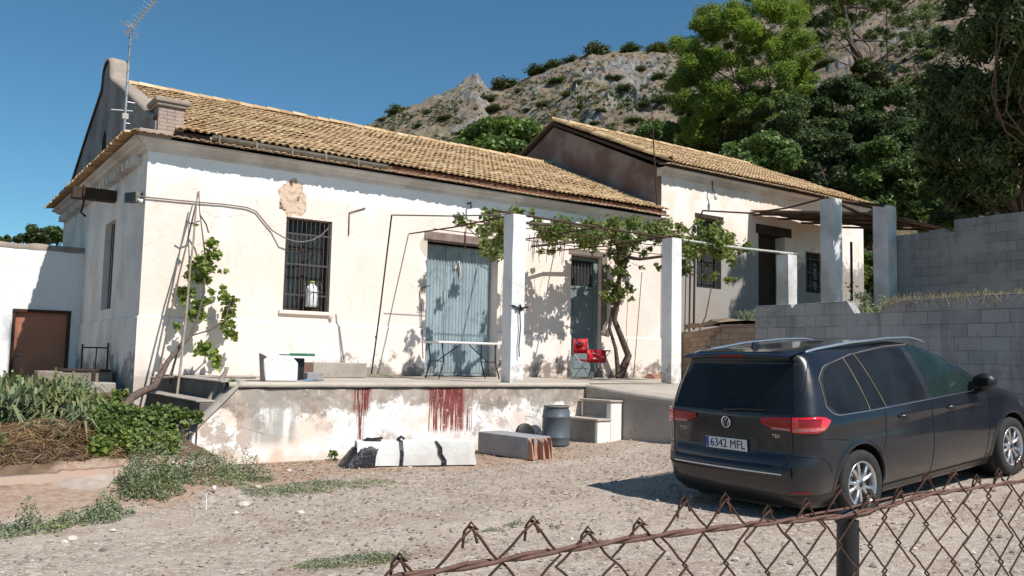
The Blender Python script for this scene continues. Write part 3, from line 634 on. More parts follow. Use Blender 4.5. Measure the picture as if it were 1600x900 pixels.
mb = MB(); mb.box(9.645, 9.80, -.02, .08, 1.055, 3.74); mb.box(8.70, 9.80, -.02, .08, 3.742, 3.85); mb.build('door_surround', MAT['dkconc'], H1) if False else mb.build('door_surround', simple('brown_grey_surround', (.26, .21, .18), (.18, .15, .13), 5), H1)
# side beam and chipped plinth bits
mb = MB(); mb.box(-.72, 0, 2.35, 2.6, 4.12, 4.32); bmm = mb.build('iron_beam', MAT['dwood'], H1); bmm['label'] = 'dark box beam sticking out of the side wall'
mb = MB(); mb.tube([(-.55, 2.33, 4.35), (-.55, 2.30, 4.0), (-.58, 2.3, 3.85), (-.5, 2.3, 3.78)], .02, 6); mb.build('hook', MAT['rust'], bmm)

# ================================================================ SECOND HOUSE
H2 = thing('upper_house', 'smaller whitewashed house on the raised ground with brown rendered gable', 'house', (11.5, 0, 2.2))
def b2(mb, *a, **k): o = mb.build(*a, **k); o.data.transform(Matrix.Translation((-11.5, 0, -2.2))); return o
holes2 = [(12.72, 13.62, 3.27, 5.0), (15.05, 16.15, 2.2, 4.86), (17.05, 17.9, 3.42, 4.55)]
mb = MB(); wall_open(mb, 11.506, 19.797, 1.0, 6.03, holes2, lambda a, z: (a, 0, z), lambda a, z: (a, .45, z)); b2(mb, 'front_wall', MAT['facade2'], H2, fix=False)
mb = MB(); mb.prism([(0.003, 1.0), (8.4, 1.0), (8.4, 6.03), (4.2, 7.93), (0.003, 6.03)], lambda a, z: (11.503, a, z), lambda a, z: (11.95, a, z)); b2(mb, 'gable_wall', MAT['gable2'], H2)
mb = MB(); mb.prism([(0.46, 1.0), (8.4, 1.0), (8.4, 6.03), (4.2, 7.93), (0.46, 6.2)], lambda a, z: (19.35, a, z), lambda a, z: (19.8, a, z)); b2(mb, 'far_gable_wall', MAT['facade2'], H2)
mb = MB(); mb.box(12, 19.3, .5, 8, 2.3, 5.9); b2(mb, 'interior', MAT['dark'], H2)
mb = MB(); mb.prism([(0, 5.86), (-.08, 5.9), (-.12, 5.97), (-.24, 6.01), (-.24, 6.05), (.1, 6.05), (.1, 5.86)], lambda a, z: (11.45, a, z), lambda a, z: (19.85, a, z)); b2(mb, 'cornice', MAT['cornice'], H2)
mb = MB(); roof_deck(mb, 11.42, 19.95, -.25, 6.13, 4.2, 8.08, .08); roof_deck(mb, 11.42, 19.95, 8.6, 6.13, 4.2, 8.08, .08); b2(mb, 'roof_deck', MAT['dwood'], H2)
t2 = tile_slope(11.45, 20.0, -.30, 6.14, 4.2, 8.10, 'roof_tiles', H2, MAT['tiles']); t2.data.transform(Matrix.Translation((-11.5, 0, -2.2)))
t3 = tile_slope(11.45, 20.0, -.33, 6.06, 0, 6.12, 'cornice_tiles', H2, MAT['tile_end'], row=.5, flat=.55); t3.data.transform(Matrix.Translation((-11.5, 0, -2.2)))
mb = MB(); ridge_tiles(mb, ((11.4, 4.2, 8.13), (20, 4.2, 8.13))); ridge_tiles(mb, ((11.45, -.3, 6.18), (11.45, 4.2, 8.15)), .09); b2(mb, 'ridge_tiles', MAT['tiles'], H2)
mb = MB(); mb.add([(11.42, 4.2, 8.12), (20, 4.2, 8.12), (20, 8.7, 6.16), (11.42, 8.7, 6.16)], [(0, 1, 2, 3)]); b2(mb, 'rear_roof_slope', MAT['tiles'], H2)
H2w = []
for (a, b, c, d) in (holes2[0], holes2[2]):
    fr = window(H2, a, b, c, d); fr.data.transform(Matrix.Translation((-11.5, 0, -2.2)))
    for ch in fr.children: ch.data.transform(Matrix.Translation((-11.5, 0, -2.2)))
    g2 = grille('window_grille', H2, a, b, c, d, .06, 8, 3); g2.data.transform(Matrix.Translation((-11.5, 0, -2.2)))
mb = MB(); mb.box(12.66, 13.68, -.02, .10, 5.0, 5.10); b2(mb, 'window_lintel', MAT['dwood'], H2)
mb = MB(); mb.box(14.95, 16.4, -.03, .3, 4.84, 5.08); b2(mb, 'door_lintel', MAT['dwood'], H2)
mb = MB(); mb.box(15.05, 15.6, .3, .35, 2.3, 4.83); mb.box(15.62, 16.15, .31, .35, 2.3, 4.83); dd = b2(mb, 'wooden_door', MAT['dwood'], H2)
mb = MB(); mb.tube([(13.15, -.12, 5.93), (13.13, -.14, 5.72), (13.2, -.16, 5.62)], .018, 6); b2(mb, 'lamp_bracket', MAT['rust'], H2)
mb = MB(); mb.lathe([(0, .10), (.03, .09), (.05, .03), (.045, -.02), (.02, -.06), (0, -.065)], (13.2, -.18, 5.52), 14); b2(mb, 'bulb', MAT['white'], H2)

# ================================================================ courtyard wall on the left
CW = thing('courtyard_wall', 'high white courtyard wall with a ragged stained top, left of the farmhouse', 'wall', (-6, 5.5, .7))
mb = MB(); P = []; X = np.linspace(-14, -.0, 90); top = [3.56 + .035*fbm(x*2, 3, 0, 4) for x in X]
hx = (-1.20, -.22, .5, 2.2)
def wv(v): return (v[0]+6, v[1]-5.5, v[2]-.7)
wall_open(mb, -14, 0, .4, 3.4, [hx], lambda a, z: wv((a, 5.5, z)), lambda a, z: wv((a, 5.8, z)))
mb.grid([[wv((x, 5.5, 3.4)), wv((x, 5.5, t)), wv((x, 5.8, t)), wv((x, 5.8, 3.4))] for x, t in zip(X, top)]); mb.build('wall_body', MAT['yard_wall'], CW, fix=False)
mb = MB(); P = [[wv((x, 5.492, 3.50 - .06*max(0, fbm(x*5, 8, 0, 4)) - .05)), wv((x, 5.492, t+.003)), wv((x, 5.8, t+.006))] for x, t in zip(X, top)]; mb.grid(P); mb.build('wall_top_stain', MAT['coping'], CW, fix=False)
mb = MB(); mb.box(-1.18, -.24, 5.56, 5.60, .55, 2.16); dw = mb.build('metal_door', MAT['bdoor'], CW); dw.data.transform(Matrix.Translation((6, -5.5, -.7))); dw['label'] = 'plain brown metal door'
mb = MB(); mb.box(-1.24, -.18, 5.47, 5.62, 2.16, 2.22); mb.box(-1.24, -1.18, 5.49, 5.62, .55, 2.16); mb.box(-.24, -.18, 5.49, 5.62, .55, 2.16); o = mb.build('door_frame', MAT['rust'], CW); o.data.transform(Matrix.Translation((6, -5.5, -.7)))
mb = MB(); mb.tube([(-1.1, 5.56, 1.3), (-1.1, 5.52, 1.3), (-1.03, 5.52, 1.3)], .012, 6); mb.lathe([(0, 5.55), (.03, 5.553), (.03, 5.56)], (-1.1, 0, 1.3), 10, 'y'); o = mb.build('handle', MAT['steel'], dw); o.data.transform(Matrix.Translation((6, -5.5, -.7)))

# ================================================================ terrace
TR = thing('terrace', 'raised concrete terrace with peeling front wall splashed with dark red paint drips', 'terrace', (0, 0, 0))
mb = MB()
nx, nz_ = 150, 22; P = []
for i in range(nx):
    x = .36 + (6.08-.36)*i/(nx-1); col = []
    for j in range(nz_):
        z = -.3 + 1.27*j/(nz_-1); col.append((x, -3.75 - .012*fbm(x*2.3, z*2.3, 4, 5) - .025*sst(z, .2, -.05) - (.0 if z < .9 else .0), z))
    P.append(col)
mb.grid(P); mb.build('front_wall', MAT['tfront'], TR, fix=False)
mb = MB(); X = np.linspace(.30, 6.12, 90)
mb.grid([[(x, -3.765-.012*fbm(x*4, 1, 1, 4), .985+.006*fbm(x*6, 5)), (x, -3.783-.012*fbm(x*4, 1, 1, 4), .995), (x, -3.78-.014*fbm(x*4, 1, 1, 4)-.008*fbm(x*13, 2), 1.035+.010*fbm(x*5, 2)), (x, -3.755+.01*fbm(x*9, 7), 1.052), (x, -3.3, 1.05)] for x in X])
mb.build('terrace_edge', MAT['slab'], TR, fix=False)
mb = MB(); mb.grid([[(x, y, 1.048 + .006*fbm(x*2, y*2, 0, 3)) for y in np.linspace(-3.32, .02, 20)] for x in np.linspace(.3, 12, 70)])
mb.grid([[(x, y, 1.047) for y in (-3.78, -3.3)] for x in (6.1, 8.2)])
# extension to the right
ext = [(6.05, -3.77), (6.12, -4.2), (6.20, -4.6), (6.38, -5.3), (6.55, -6.2), (6.65, -7.4)]
ztop = [1.03, .98, .94, .885, .86, .84]
def along(pts, n): 
    out = []
    for i in range(len(pts)-1):
        for k in range(n): out.append(tuple(np.array(pts[i])*(1-k/n) + np.array(pts[i+1])*k/n))
    return out + [tuple(pts[-1])]
EX = along([(a[0], a[1], b) for a, b in zip(ext, ztop)], 4)
mb.grid([[(p[0], p[1], p[2]+.001), (p[0]+.5, p[1]+.3, p[2]+.04), (9.7, max(p[1]+.3, -7.2), 1.045)] for p in EX])
mb.build('floor_slab', MAT['slab'], TR, fix=False)
mb = MB(); mb.grid([[(p[0]-.0, p[1], -.3 + (p[2]+.3)*t) for t in np.linspace(0, 1, 12)] for p in EX]); mb.grid([[(p[0], p[1], p[2]), (p[0]-.02, p[1]-.01, p[2]-.01), (p[0]-.02, p[1]-.01, p[2]-.09), (p[0], p[1], p[2]-.10)] for p in EX])
mb.build('curved_side_wall', m_concrete('curved_wall_render', (.46, .40, .34), (.31, .27, .24), 1.2, dk=.6), TR, fix=False)
# two steps in the corner
mb = MB(); mb.box(5.66, 5.93, -4.5, -3.78, 0, .50); mb.box(5.93, 6.17, -4.5, -3.78, 0, .78)
mb.build('corner_steps', m_limewash('step_render', (.80, .76, .71), (.78, .60, .46), None, (.46, .38, .3)), TR, bevel=.02)
mb = MB(); mb.box(5.64, 5.93, -4.52, -3.78, .50, .53); mb.box(5.90, 6.20, -4.52, -3.78, .78, .81); mb.build('step_treads', MAT['slab'], TR, bevel=.008)
mr_ = m_concrete('shade_grey_riser', (.30, .29, .27), (.19, .18, .17), 3)  # shade on the left-facing step risers, put into a darker grey
mb = MB(); mb.box(5.922, 5.928, -4.40, -3.85, .545, .765); mb.build('step_riser', mr_, TR)
mb = MB(); mb.box(5.652, 5.658, -4.44, -3.8, .15, .49); mb.build('step_riser', mr_, TR)
# stairs at the left end with sloping cheek wall
mb = MB(); mb.box(.28, .42, -3.62, -.35, .5, 1.04); mb.box(.0, .30, -3.62, -.8, .3, .80); mb.build('left_stair', MAT['dkconc'], TR, bevel=.015)  # dark colour carries the shade of the left-facing risers
mb = MB(); mb.box(.25, .50, -3.62, -.32, 1.041, 1.062); mb.box(-.04, .277, -3.62, -.75, .801, .822); mb.build('left_treads', MAT['conc'], TR, bevel=.008)
ck = [(.40, 1.04), (.22, .80), (.02, .60), (-.16, .40), (-.24, .24), (-.26, -.2), (.42, -.2), (.42, 1.04)]
mb = MB(); mb.prism(ck, lambda a, z: (a, -3.765, z), lambda a, z: (a, -3.60, z)); mb.build('cheek_wall', MAT['tfront'], TR)
mb = MB(); top = [(.44, 1.055), (.22, .815), (.02, .615), (-.17, .415), (-.27, .24)]
mb.grid([[(a, -3.80, z-.03), (a-.01, -3.79, z+.02), (a-.01, -3.50, z+.03), (a, -3.48, z-.05)] for a, z in top]); mb.build('cheek_coping', MAT['conc'], TR)
mb = MB(); mb.box(11.0, 11.2, -.25, -.05, 1.05, 1.13)

# posts of the pergola
def column(name, label, x0, x1, y0, y1, z0, z1, mat, rz=0, group='concrete posts of the pergola'):
    mb = MB(); ns = 14
    P = []
    for j in range(ns):
        z = z0 + (z1-z0)*j/(ns-1); e = .012*fbm(x0*3, z*3, 1, 4)
        P.append([(x0+e, y0, z), (x1+e*.6, y0+e, z), (x1, y1, z), (x0-e, y1, z), (x0+e, y0, z)])
    mb.grid(P, smooth=False); mb.add(P[-1][:4], [(0, 1, 2, 3)])
    o = mb.build(name, MAT[mat], bevel=.012, fix=True); return tag(o, label, 'post', group)
PX = [(4.55, 4.85), (8.02, 8.32)]
column('concrete_post', 'square whitewashed post at the terrace edge with black cord tied round it', 4.57, 4.82, -3.72, -3.47, 1.04, 3.66, 'posts')
column('concrete_post', 'plain square whitewashed post nearest the rear of the dark car', 8.04, 8.29, -3.72, -3.47, 1.04, 3.63, 'posts')
mb = MB(); mb.tube([(4.585, -3.74, 2.23), (4.70, -3.745, 2.19), (4.865, -3.74, 2.22), (4.865, -3.455, 2.22), (4.585, -3.455, 2.23), (4.585, -3.74, 2.23)], .015, 6)
mb.tube([(4.66, -3.75, 2.18), (4.70, -3.765, 2.24), (4.74, -3.75, 2.17)], .022, 6); mb.tube([(4.70, -3.755, 2.2), (4.72, -3.76, 1.9), (4.70, -3.755, 1.6), (4.71, -3.76, 1.45)], .009, 6)
tag(mb.build('cord', MAT['black']), 'black cord knotted round the left terrace post with its end hanging', 'cord')

# retaining wall of grey blocks (runs along Y at X=9.8)
mb = MB()
steps = [(-4.15, 2.50), (-6.02, 2.50), (-6.02+.0, 2.50)]
prof = [(-13.0, -.2), (-4.12, -.2), (-4.12, 2.49), (-4.9, 2.49), (-4.93, 2.42), (-5.0, 2.49), (-6.02, 2.50), (-6.16, 2.29), (-6.62, 2.29), (-6.70, 2.36), (-6.95, 2.47), (-8.1, 2.49), (-13.0, 2.49)]
mb.prism(prof, lambda a, z: (9.8, a, z), lambda a, z: (10.0, a, z))
RW = mb.build('block_retaining_wall', MAT['blocks'], bevel=.008); tag(RW, 'long grey concrete block retaining wall behind the dark car with a notched top', 'wall')
# brown stone flight between terrace and upper ground
BS = thing('stone_stair', 'brown rubble stone flight between the right post and the block wall', 'stair', (10.2, -2.5, 1.0))
mb = MB()
for (y0, y1, zt) in ((-4.10, -3.28, 2.12), (-3.28, -3.12, 2.03), (-3.12, -3.0, 1.93), (-3.0, -2.9, 1.72), (-2.9, -2.8, 1.45)): mb.box(-.38, 1.6, y0+2.5, y1+2.5, 0, zt-1.0)
mb.prism([(-.375, -1.62), (-.375, -.80), (1.4, 1.5), (1.9, 2.47), (3.2, 2.47), (3.2, -1.62)], lambda a, b: (a, b, 0), lambda a, b: (a, b, 1.14)); mb.build('stone_body', MAT['rubble'], BS, bevel=.02)
mb = MB()
for (y0, y1, zt) in ((-4.10, -3.28, 2.12), (-3.28, -3.12, 2.03), (-3.12, -3.0, 1.93), (-3.0, -2.9, 1.72), (-2.9, -2.8, 1.45)): mb.box(-.41, 1.6, y0+2.48, y1+2.5, zt-1.0+.002, zt-.96)
mb.build('stone_treads', simple('brown_stone', (.30, .22, .16), (.18, .13, .10), 8), BS, bevel=.01)
# foot wall of the upper house platform


# upper grey wall far right
mb = MB(); mb.prism([(-16, 2.0), (-3.75, 2.0), (-3.75, 4.36), (-4.6, 4.36), (-4.6, 4.40), (-4.95, 4.40), (-4.95, 4.31), (-5.15, 4.31), (-5.15, 4.56), (-8.5, 4.56), (-16, 4.56)], lambda a, z: (15.0, a, z), lambda a, z: (15.2, a, z))
tag(mb.build('upper_block_wall', MAT['blocks2'], bevel=.006), 'older dull grey block wall at the upper right, under the large leafy tree', 'wall')

# canopy posts and canopy
def post3(name, label, px0, px1, ptop, z0=2.2, y=-3.9, mat='gconc', w=None, topz=None):
    a = at(px0*.5+px1*.5, ptop, Y=y); b = at(px1, ptop, Y=y); wd = (b.x-a.x)*.97
    return column(name, label, a.x, a.x+wd, y, y+wd, z0, topz or a.z, mat, group='posts on the upper ground')
post3('canopy_post', 'tall grey post at the left front corner of the reed canopy', 1287, 1316, 309, mat='upposts')
post3('canopy_post', 'tall grey post at the right front corner of the canopy against the upper block wall', 1372, 1401, 320, mat='upposts')
post3('canopy_post', 'shortest grey post, in front of the upper house door', 1217, 1246, 397, mat='upposts')
CP = thing('reed_canopy', 'sagging brown reed canopy in front of the upper house', 'canopy', (12.0, -4, 4.9))
def cpv(v): return (v[0]-12.0, v[1]+4, v[2]-4.9)
mb = MB()
def cz(x, y): return 5.0 + (y+3)*.13 + .03*fbm(x*2, y*2, 0, 3)
for k in range(150):
    x = 14.7 + k*.0210 + random.uniform(-.01, .01)
    ya, yb = -3.1+random.uniform(-.15, .12), -.05
    mb.tube([cpv((x+.55+random.uniform(-.02, .02), ya, cz(x, ya)+random.uniform(-.01, .02))), cpv((x+.27, (ya+yb)/2, cz(x, -1.5))), cpv((x, yb, cz(x, yb)))], .020, 4, cap=False)
mb.build('reed_mat', simple('brown_reeds', (.34, .25, .18), (.19, .13, .09), 16), CP)
mb = MB()
p1 = at(1300, 312, Y=-3.8); p2 = at(1385, 322, Y=-3.8)
mb.tube([cpv(p1), cpv(p2)], .035, 6); mb.tube([cpv(p1), cpv((15.25, -2.9, 4.95))], .035, 6); mb.tube([cpv(p2), cpv((17.0, -2.9, 4.95))], .035, 6)
mb.tube([cpv((15.1, -2.9, 4.95)), cpv((18.45, -2.9, 4.95))], .035, 6); mb.tube([cpv((14.8, -1.4, 5.14)), cpv((18.2, -1.4, 5.14))], .03, 6)
for x in (14.8, 15.8, 16.8, 17.8): mb.tube([cpv((x+.5, -3.0, 4.93)), cpv((x, -.05, 5.30))], .03, 6)
mb.tube([cpv(at(1098, 329, Y=-.4)), cpv(at(1170, 333, Y=-.8)), cpv(at(1230, 325, Y=-2)), cpv(at(1290, 309, Y=-3.7))], .022, 6)
mb.tube([cpv(at(1098, 329, Y=-.4)), cpv(at(1093, 340, Y=-.05))], .02, 6)
mb.build('canopy_poles', MAT['rust'], CP)

# ================================================================ things on the houses and terrace
# roof antenna: thin mast with a grid aerial
A0 = at(193, 222, X=-.12)
AN = thing('roof_antenna', 'tall thin television antenna mast rising from the gable corner of the farmhouse', 'antenna', A0)
A1 = at(205, 38, X=-.12); d = A1-A0
mb = MB(); mb.tube([(0, 0, -.1), d*.62], .022, 8); mb.tube([d*.60, d], .016, 8); mb.box(-.05, .05, -.05, .05, -.12, -.08); 
mb.tube([d*.26+Vector((-.22, .05, 0)), d*.26+Vector((.2, 0, .03))], .012, 6); mb.tube([d*.16+Vector((0, 0, 0)), d*.16+Vector((.2, 0, 0))], .014, 6); mb.tube([d*.34, d*.34+Vector((.2, 0, 0))], .014, 6)
mb.build('mast', MAT['steel'], AN)
mb = MB(); mb.box(-.05, .05, -.04, .04, .40, .50)
mb.build('mast_box', MAT['pipe'], AN, bevel=.006)
mb = MB()
pts = [d*t + Vector((math.cos(t*60)*.02, math.sin(t*60)*.02, 0)) for t in np.linspace(.3, .98, 60)]; mb.tube(pts, .0075, 5); mb.build('mast_cable', MAT['cable'], AN)
AE = MB(); b0 = d*.97; b1 = atd(262, -22, (A1-Vector(CAM)).dot(Vector(-M3[:, 2]))-.5) - A0
AE.tube([b0 + (b0-b1)*.15, b1], .014, 6)
bd = (b1-b0).normalized(); sd = bd.cross(Vector((0, 0, 1))).normalized(); upv = sd.cross(bd).normalized()
for k in range(14):
    c0 = b0 + (b1-b0)*(k/13)
    for s_ in (-1, 1): AE.tube([c0, c0 + (sd*s_*.12 + upv*.05)*(1.0 if k % 2 else .8)], .005, 5)
for s_ in (-1, 1):
    for q in (.05, .10, .15): AE.tube([b0+upv*q*s_-sd*.15-bd*.04, b0+upv*q*s_+sd*.15-bd*.04], .005, 5)
AE.build('aerial', MAT['rail'], AN)

# thin iron mast at the corner of the upper house
m0 = at(1028, 345, Y=-.15); m1 = at(1018, 165, Y=-.15)
mb = MB(); mb.tube([m0, (m0+m1)/2, m1], [.02, .017, .012], 6); mb.tube([m0+(m1-m0)*.3+Vector((0, 0, 0)), m0+(m1-m0)*.3+Vector((.15, .1, 0))], .01, 6); mb.tube([m0+(m1-m0)*.98, m1+Vector((.1, 0, .05))], .008, 5)
tag(mb.build('iron_mast', MAT['rust']), 'thin rusty iron mast at the corner of the upper house roof', 'mast')

# floodlight on the side wall
FL = thing('floodlight', 'small floodlight on a bracket at the corner of the side wall', 'lamp', (-.04, .28, 3.86))
mb = MB(); mb.box(-.13, -.02, -.13, .13, -.06, .10, rot=.5); mb.box(-.15, -.128, -.14, .14, -.07, .11, rot=.5, piv=(-.075, 0)); mb.build('housing', MAT['zinc'], FL, bevel=.01)
mb = MB(); mb.box(-.157, -.151, -.12, .12, -.05, .09, rot=.5, piv=(-.075, 0)); mb.build('lamp_glass', MAT['wglass'], FL)
mb = MB(); mb.tube([(.04, -.16, -.05), (-.02, -.15, -.05), (-.04, -.1, 0)], .015, 6); mb.lathe([(0, -.2), (.035, -.2), (.035, -.13), (0, -.13)], (.0, 0, -.05), 10, 'y'); mb.build('bracket', MAT['white'], FL)

# cables on the facade
mb = MB(); pts = [at(*p, Y=-.03) for p in ((212, 306), (228, 308), (268, 312), (310, 316), (350, 319), (385, 324), (400, 330), (412, 345), (425, 360), (440, 372), (455, 378), (470, 379), (485, 376), (498, 369), (510, 357))]
for p in pts[9:]: p.y -= .10
mb.tube(pts, .012, 5); tag(mb.build('wall_cable', MAT['cable']), 'loose grey cable sagging across the facade into the barred window', 'cable')
mb = MB(); mb.tube([at(571, 325, Y=-.02), at(546, 332, Y=-.02), at(545, 368, Y=-.02)], .010, 5); tag(mb.build('wall_bracket', MAT['rust']), 'thin bent iron bracket on the bare wall right of the barred window', 'bracket')
mb = MB(); mb.tube([at(672, 446, Y=-.02), at(660, 450, Y=-.02), at(656, 455, Y=-.02), at(658, 480, Y=-.04), at(661, 560, Y=-.04)], .010, 5); tag(mb.build('door_cable', MAT['cable']), 'thin wire hanging from the cement patch beside the metal double door', 'cable')
mb = MB(); p = at(731, 318, Y=0); mb.tube([p+Vector((0, .02, 0)), p+Vector((0, -.12, .0)), p+Vector((0, -.12, -.12))], .02, 6); tag(mb.build('wall_hook', MAT['iron']), 'small iron hook high on the wall above the metal double door', 'hook')
for (a, b) in (((1086, 368), (1084, 515)), ((1079, 420), (1077, 515))):
    p0 = at(*a, Y=-.12); p1 = at(*b, Y=-.12); mb = MB(); mb.tube([p1, p0], .028 if a[0] == 1086 else .018, 6)
    tag(mb.build('drain_pipe', MAT['rust']), 'thicker rusty pipe standing against the upper house corner' if a[0] == 1086 else 'thinner rusty pipe just left of the thicker one at the upper house corner', 'pipe')
p0 = at(1330, 378, Y=-2); p1 = at(1331, 470, Y=-2); mb = MB(); mb.tube([p1, p0], .035, 6); tag(mb.build('iron_stake', MAT['rust']), 'brown iron stake in front of the sunlit end of the upper house', 'stake')

# pergola rods
PG = thing('pergola_frame', 'thin pipe frame carried by the terrace posts under the grapevine', 'pergola', (6.4, -3.5, 3.66))
def pg(v): return (v[0]-6.4, v[1]+3.5, v[2]-3.66)
mb = MB()
TL = Vector((4.7, -3.55, 3.68)); TR_ = Vector((8.15, -3.55, 3.66))
mb.tube([pg((4.3, -3.55, 3.70)), pg((6.4, -3.56, 3.66)), pg(TR_+Vector((.35, 0, -.01)))], .018, 6); mb.build('front_rod', MAT['rust'], PG)
mb = MB(); mb.tube([pg(TR_+Vector((.1, .05, 0))), pg(at(1150, 387, Y=-3.6)), pg(at(1245, 397, Y=-3.75))], .024, 6); mb.build('right_pipe', MAT['pipe'], PG)
mb = MB()
for x0, x1 in ((4.72, 4.75), (6.5, 6.6), (8.15, 8.3)): mb.tube([pg((x0, -3.6, 3.685)), pg((x1, -1.7, 3.70)), pg((x1, -.02, 3.76))], .014, 6)
for y in (-2.4, -1.2): mb.tube([pg((4.6, y, 3.71)), pg((8.6, y, 3.70)), pg((10.2, y-.2, 3.72))], .009, 5)
mb.build('cross_wires', MAT['rust'], PG)
AF = thing('leaning_rod_frame', 'thin dark rod leaning before the facade, joined by a level rod to the left post', 'frame', at(580, 586, Z=1.06))
o0 = AF.location.copy(); ptop = at(612, 336, Y=-1.35); pb = at(580, 586, Y=-.55); pb.z = 1.06; AF.location = pb; o0 = pb.copy()
mb = MB(); mb.tube([(0, 0, 0), (ptop-o0)*.4+Vector((.01, 0, 0)), ptop-o0], .014, 6); mb.lathe([(.02, 0), (.02, .04)], (ptop-o0)*.24, 8); mb.build('leaning_rod', MAT['iron'], AF)
mb = MB(); mb.tube([ptop-o0, (ptop+TL)/2-o0+Vector((0, 0, -.02)), TL-o0], .013, 6); mb.build('level_rod', MAT['zinc'], AF)
q0 = at(990, 580, Y=-.25); q0.z = 1.05; q1 = at(1003, 425, Y=-.35); mb = MB(); mb.tube([q0, q1], .010, 5); tag(mb.build('thin_cane', MAT['wood']), 'thin cane leaning on the wall right of the grapevine trunk', 'cane')

# folding table
T0 = Vector((5.3, -1.6, 1.052))
TB = thing('folding_table', 'white folding trestle table standing before the metal double door', 'table', T0)
tl_ = at(683, 534, Y=-1.75); tr_ = at(790, 537, Y=-1.75); xa, xb = tl_.x-T0.x, tr_.x-T0.x
mb = MB(); mb.box(xa, xb, -.20, .42, .61, .645); mb.build('tabletop', MAT['white'], TB, bevel=.012)
for s_, xx in ((0, xa+.12), (1, xb-.2)):
    for yy in (-.12, .34):
        mb = MB(); mb.tube([(xx, yy, .61), (xx+(.04 if s_ == 0 else .0), yy, .30), (xx + (-.05 if s_ == 0 else .1), yy, 0)], .012, 6); mb.build('leg', MAT['iron'], TB)
mb = MB(); mb.tube([(xa+.12, -.12, .3), (xa+.12, .34, .3)], .010, 6); mb.tube([(xb-.2, -.12, .3), (xb-.2, .34, .3)], .010, 6); mb.tube([(xa+.15, .1, .30), (xa+.62, .1, .60)], .010, 6); mb.tube([(xb-.22, .1, .30), (xb-.62, .1, .60)], .010, 6); mb.build('leg_brace', MAT['iron'], TB)

# red folding chair
cc = at(922, 586, Y=-1.0); cc.z = 1.052
CH = thing('folding_chair', 'red canvas camping chair by the narrow pale blue door', 'chair', cc, rz=.15)
mb = MB(); mb.grid([[(-.27 + .42*t, .22 + .05*math.sin(t*3.14), z + .02*t) for t in np.linspace(0, 1, 8)] for z in (.50, .66, .80)]); 
o = mb.build('backrest', MAT['red'], CH); m = o.modifiers.new('s', 'SOLIDIFY'); m.thickness = .012
mb = MB(); mb.grid([[(-.22 + .44*t, -.22 + .44*s_, .39 - .05*math.sin(t*3.14)*math.sin(s_*3.14)) for t in np.linspace(0, 1, 8)] for s_ in np.linspace(0, 1, 8)]); o = mb.build('seat', MAT['red'], CH); m = o.modifiers.new('s', 'SOLIDIFY'); m.thickness = .012
mb = MB(); mb.grid([[(-.36 + .58*t, -.24 + .01*math.sin(t*9), z) for t in np.linspace(0, 1, 8)] for z in (.33, .46, .585)]); o = mb.build('front_panel', MAT['red'], CH); m = o.modifiers.new('s', 'SOLIDIFY'); m.thickness = .012
for x, z, w_, h_ in ((-.19, .70, .03, .07), (-.14, .68, .05, .025), (-.07, .69, .03, .07), (-.01, .71, .06, .025), (-.05, .61, .10, .02)): mb = MB(); mb.box(x, x+w_, .205, .213, z, z+h_); mb.build('light_mark', MAT['redw'], CH)  # pale marks painted in place of light falling on the backrest
for x, z, w_, h_ in ((-.20, .50, .05, .03), (-.12, .48, .04, .05), (-.23, .40, .14, .025), (.02, .44, .12, .02)): mb = MB(); mb.box(x, x+w_, -.262, -.254, z, z+h_); mb.build('panel_light_mark', MAT['redw'], CH)  # painted light patches on the front panel
for a, b in (((-.24, -.24, 0), (-.22, .24, .50)), ((.33, -.24, 0), (.18, .24, .50)), ((-.24, .24, 0), (-.22, -.24, .55)), ((.30, .24, 0), (.33, -.24, .56))):
    mb = MB(); mb.tube([a, b], .010, 6); mb.build('leg', MAT['steel'], CH)
for x in (-.24, .32):
    mb = MB(); mb.tube([(x, -.26, .575), (x, .24, .585)], .016, 6); mb.build('armrest', MAT['red'], CH)
for x in (-.26, .17):
    mb = MB(); mb.tube([(x, .24, .48), (x, .23, .82)], .010, 6); mb.build('back_post', MAT['steel'], CH)

# junk on the terrace
e0 = at(436, 597, Y=-3.35); e0.z = 1.055
ST = thing('foam_box', 'white foam box on its side with a dark lid face, near the left terrace edge', 'box', e0, rz=-.35)
mb = MB(); mb.prism([(-.18, 0), (.22, .0), (.22, .24), (.12, .34), (-.14, .34), (-.22, .27)], lambda a, z: (a, -.14, z), lambda a, z: (a+.02, .18, z)); mb.build('box_body', MAT['sty'], ST, bevel=.02)
mb = MB(); mb.add([(-.24, -.15, 0), (-.22, .2, 0), (-.24, .2, .36), (-.27, -.15, .37), (-.19, -.15, 0), (-.17, .2, 0), (-.17, .2, .32), (-.21, -.15, .33)], [(0, 1, 2, 3), (4, 7, 6, 5), (0, 3, 7, 4), (1, 5, 6, 2), (3, 2, 6, 7), (0, 4, 5, 1)]); mb.build('box_lid', simple('dark_grey_foam', (.10, .09, .085), (.07, .06, .06), 12), ST, bevel=.01)
ga = at(452, 556, Y=-2.9); gb = at(492, 555, Y=-2.9)
GB = thing('green_tray', 'flat green tray lying on top of stacked junk behind the foam box', 'tray', (ga.x, -2.9, ga.z))
mb = MB(); mb.box(0, gb.x-ga.x, 0, .40, -.0, .022); mb.box(0, gb.x-ga.x, -.012, 0, 0, .04); mb.build('tray_base', MAT['green'], GB, bevel=.005)
JP = thing('junk_pile', 'low pile of dark scrap boxes under the green tray', 'scrap', (ga.x, -2.8, 1.052))
hh = ga.z-1.052
mb = MB(); mb.box(.0, .26, 0, .3, 0, hh-.03, rot=.1); mb.box(-.12, .02, .05, .2, hh-.10, hh-.04, rot=.3); mb.build('scrap_box', MAT['black'], JP, bevel=.01)
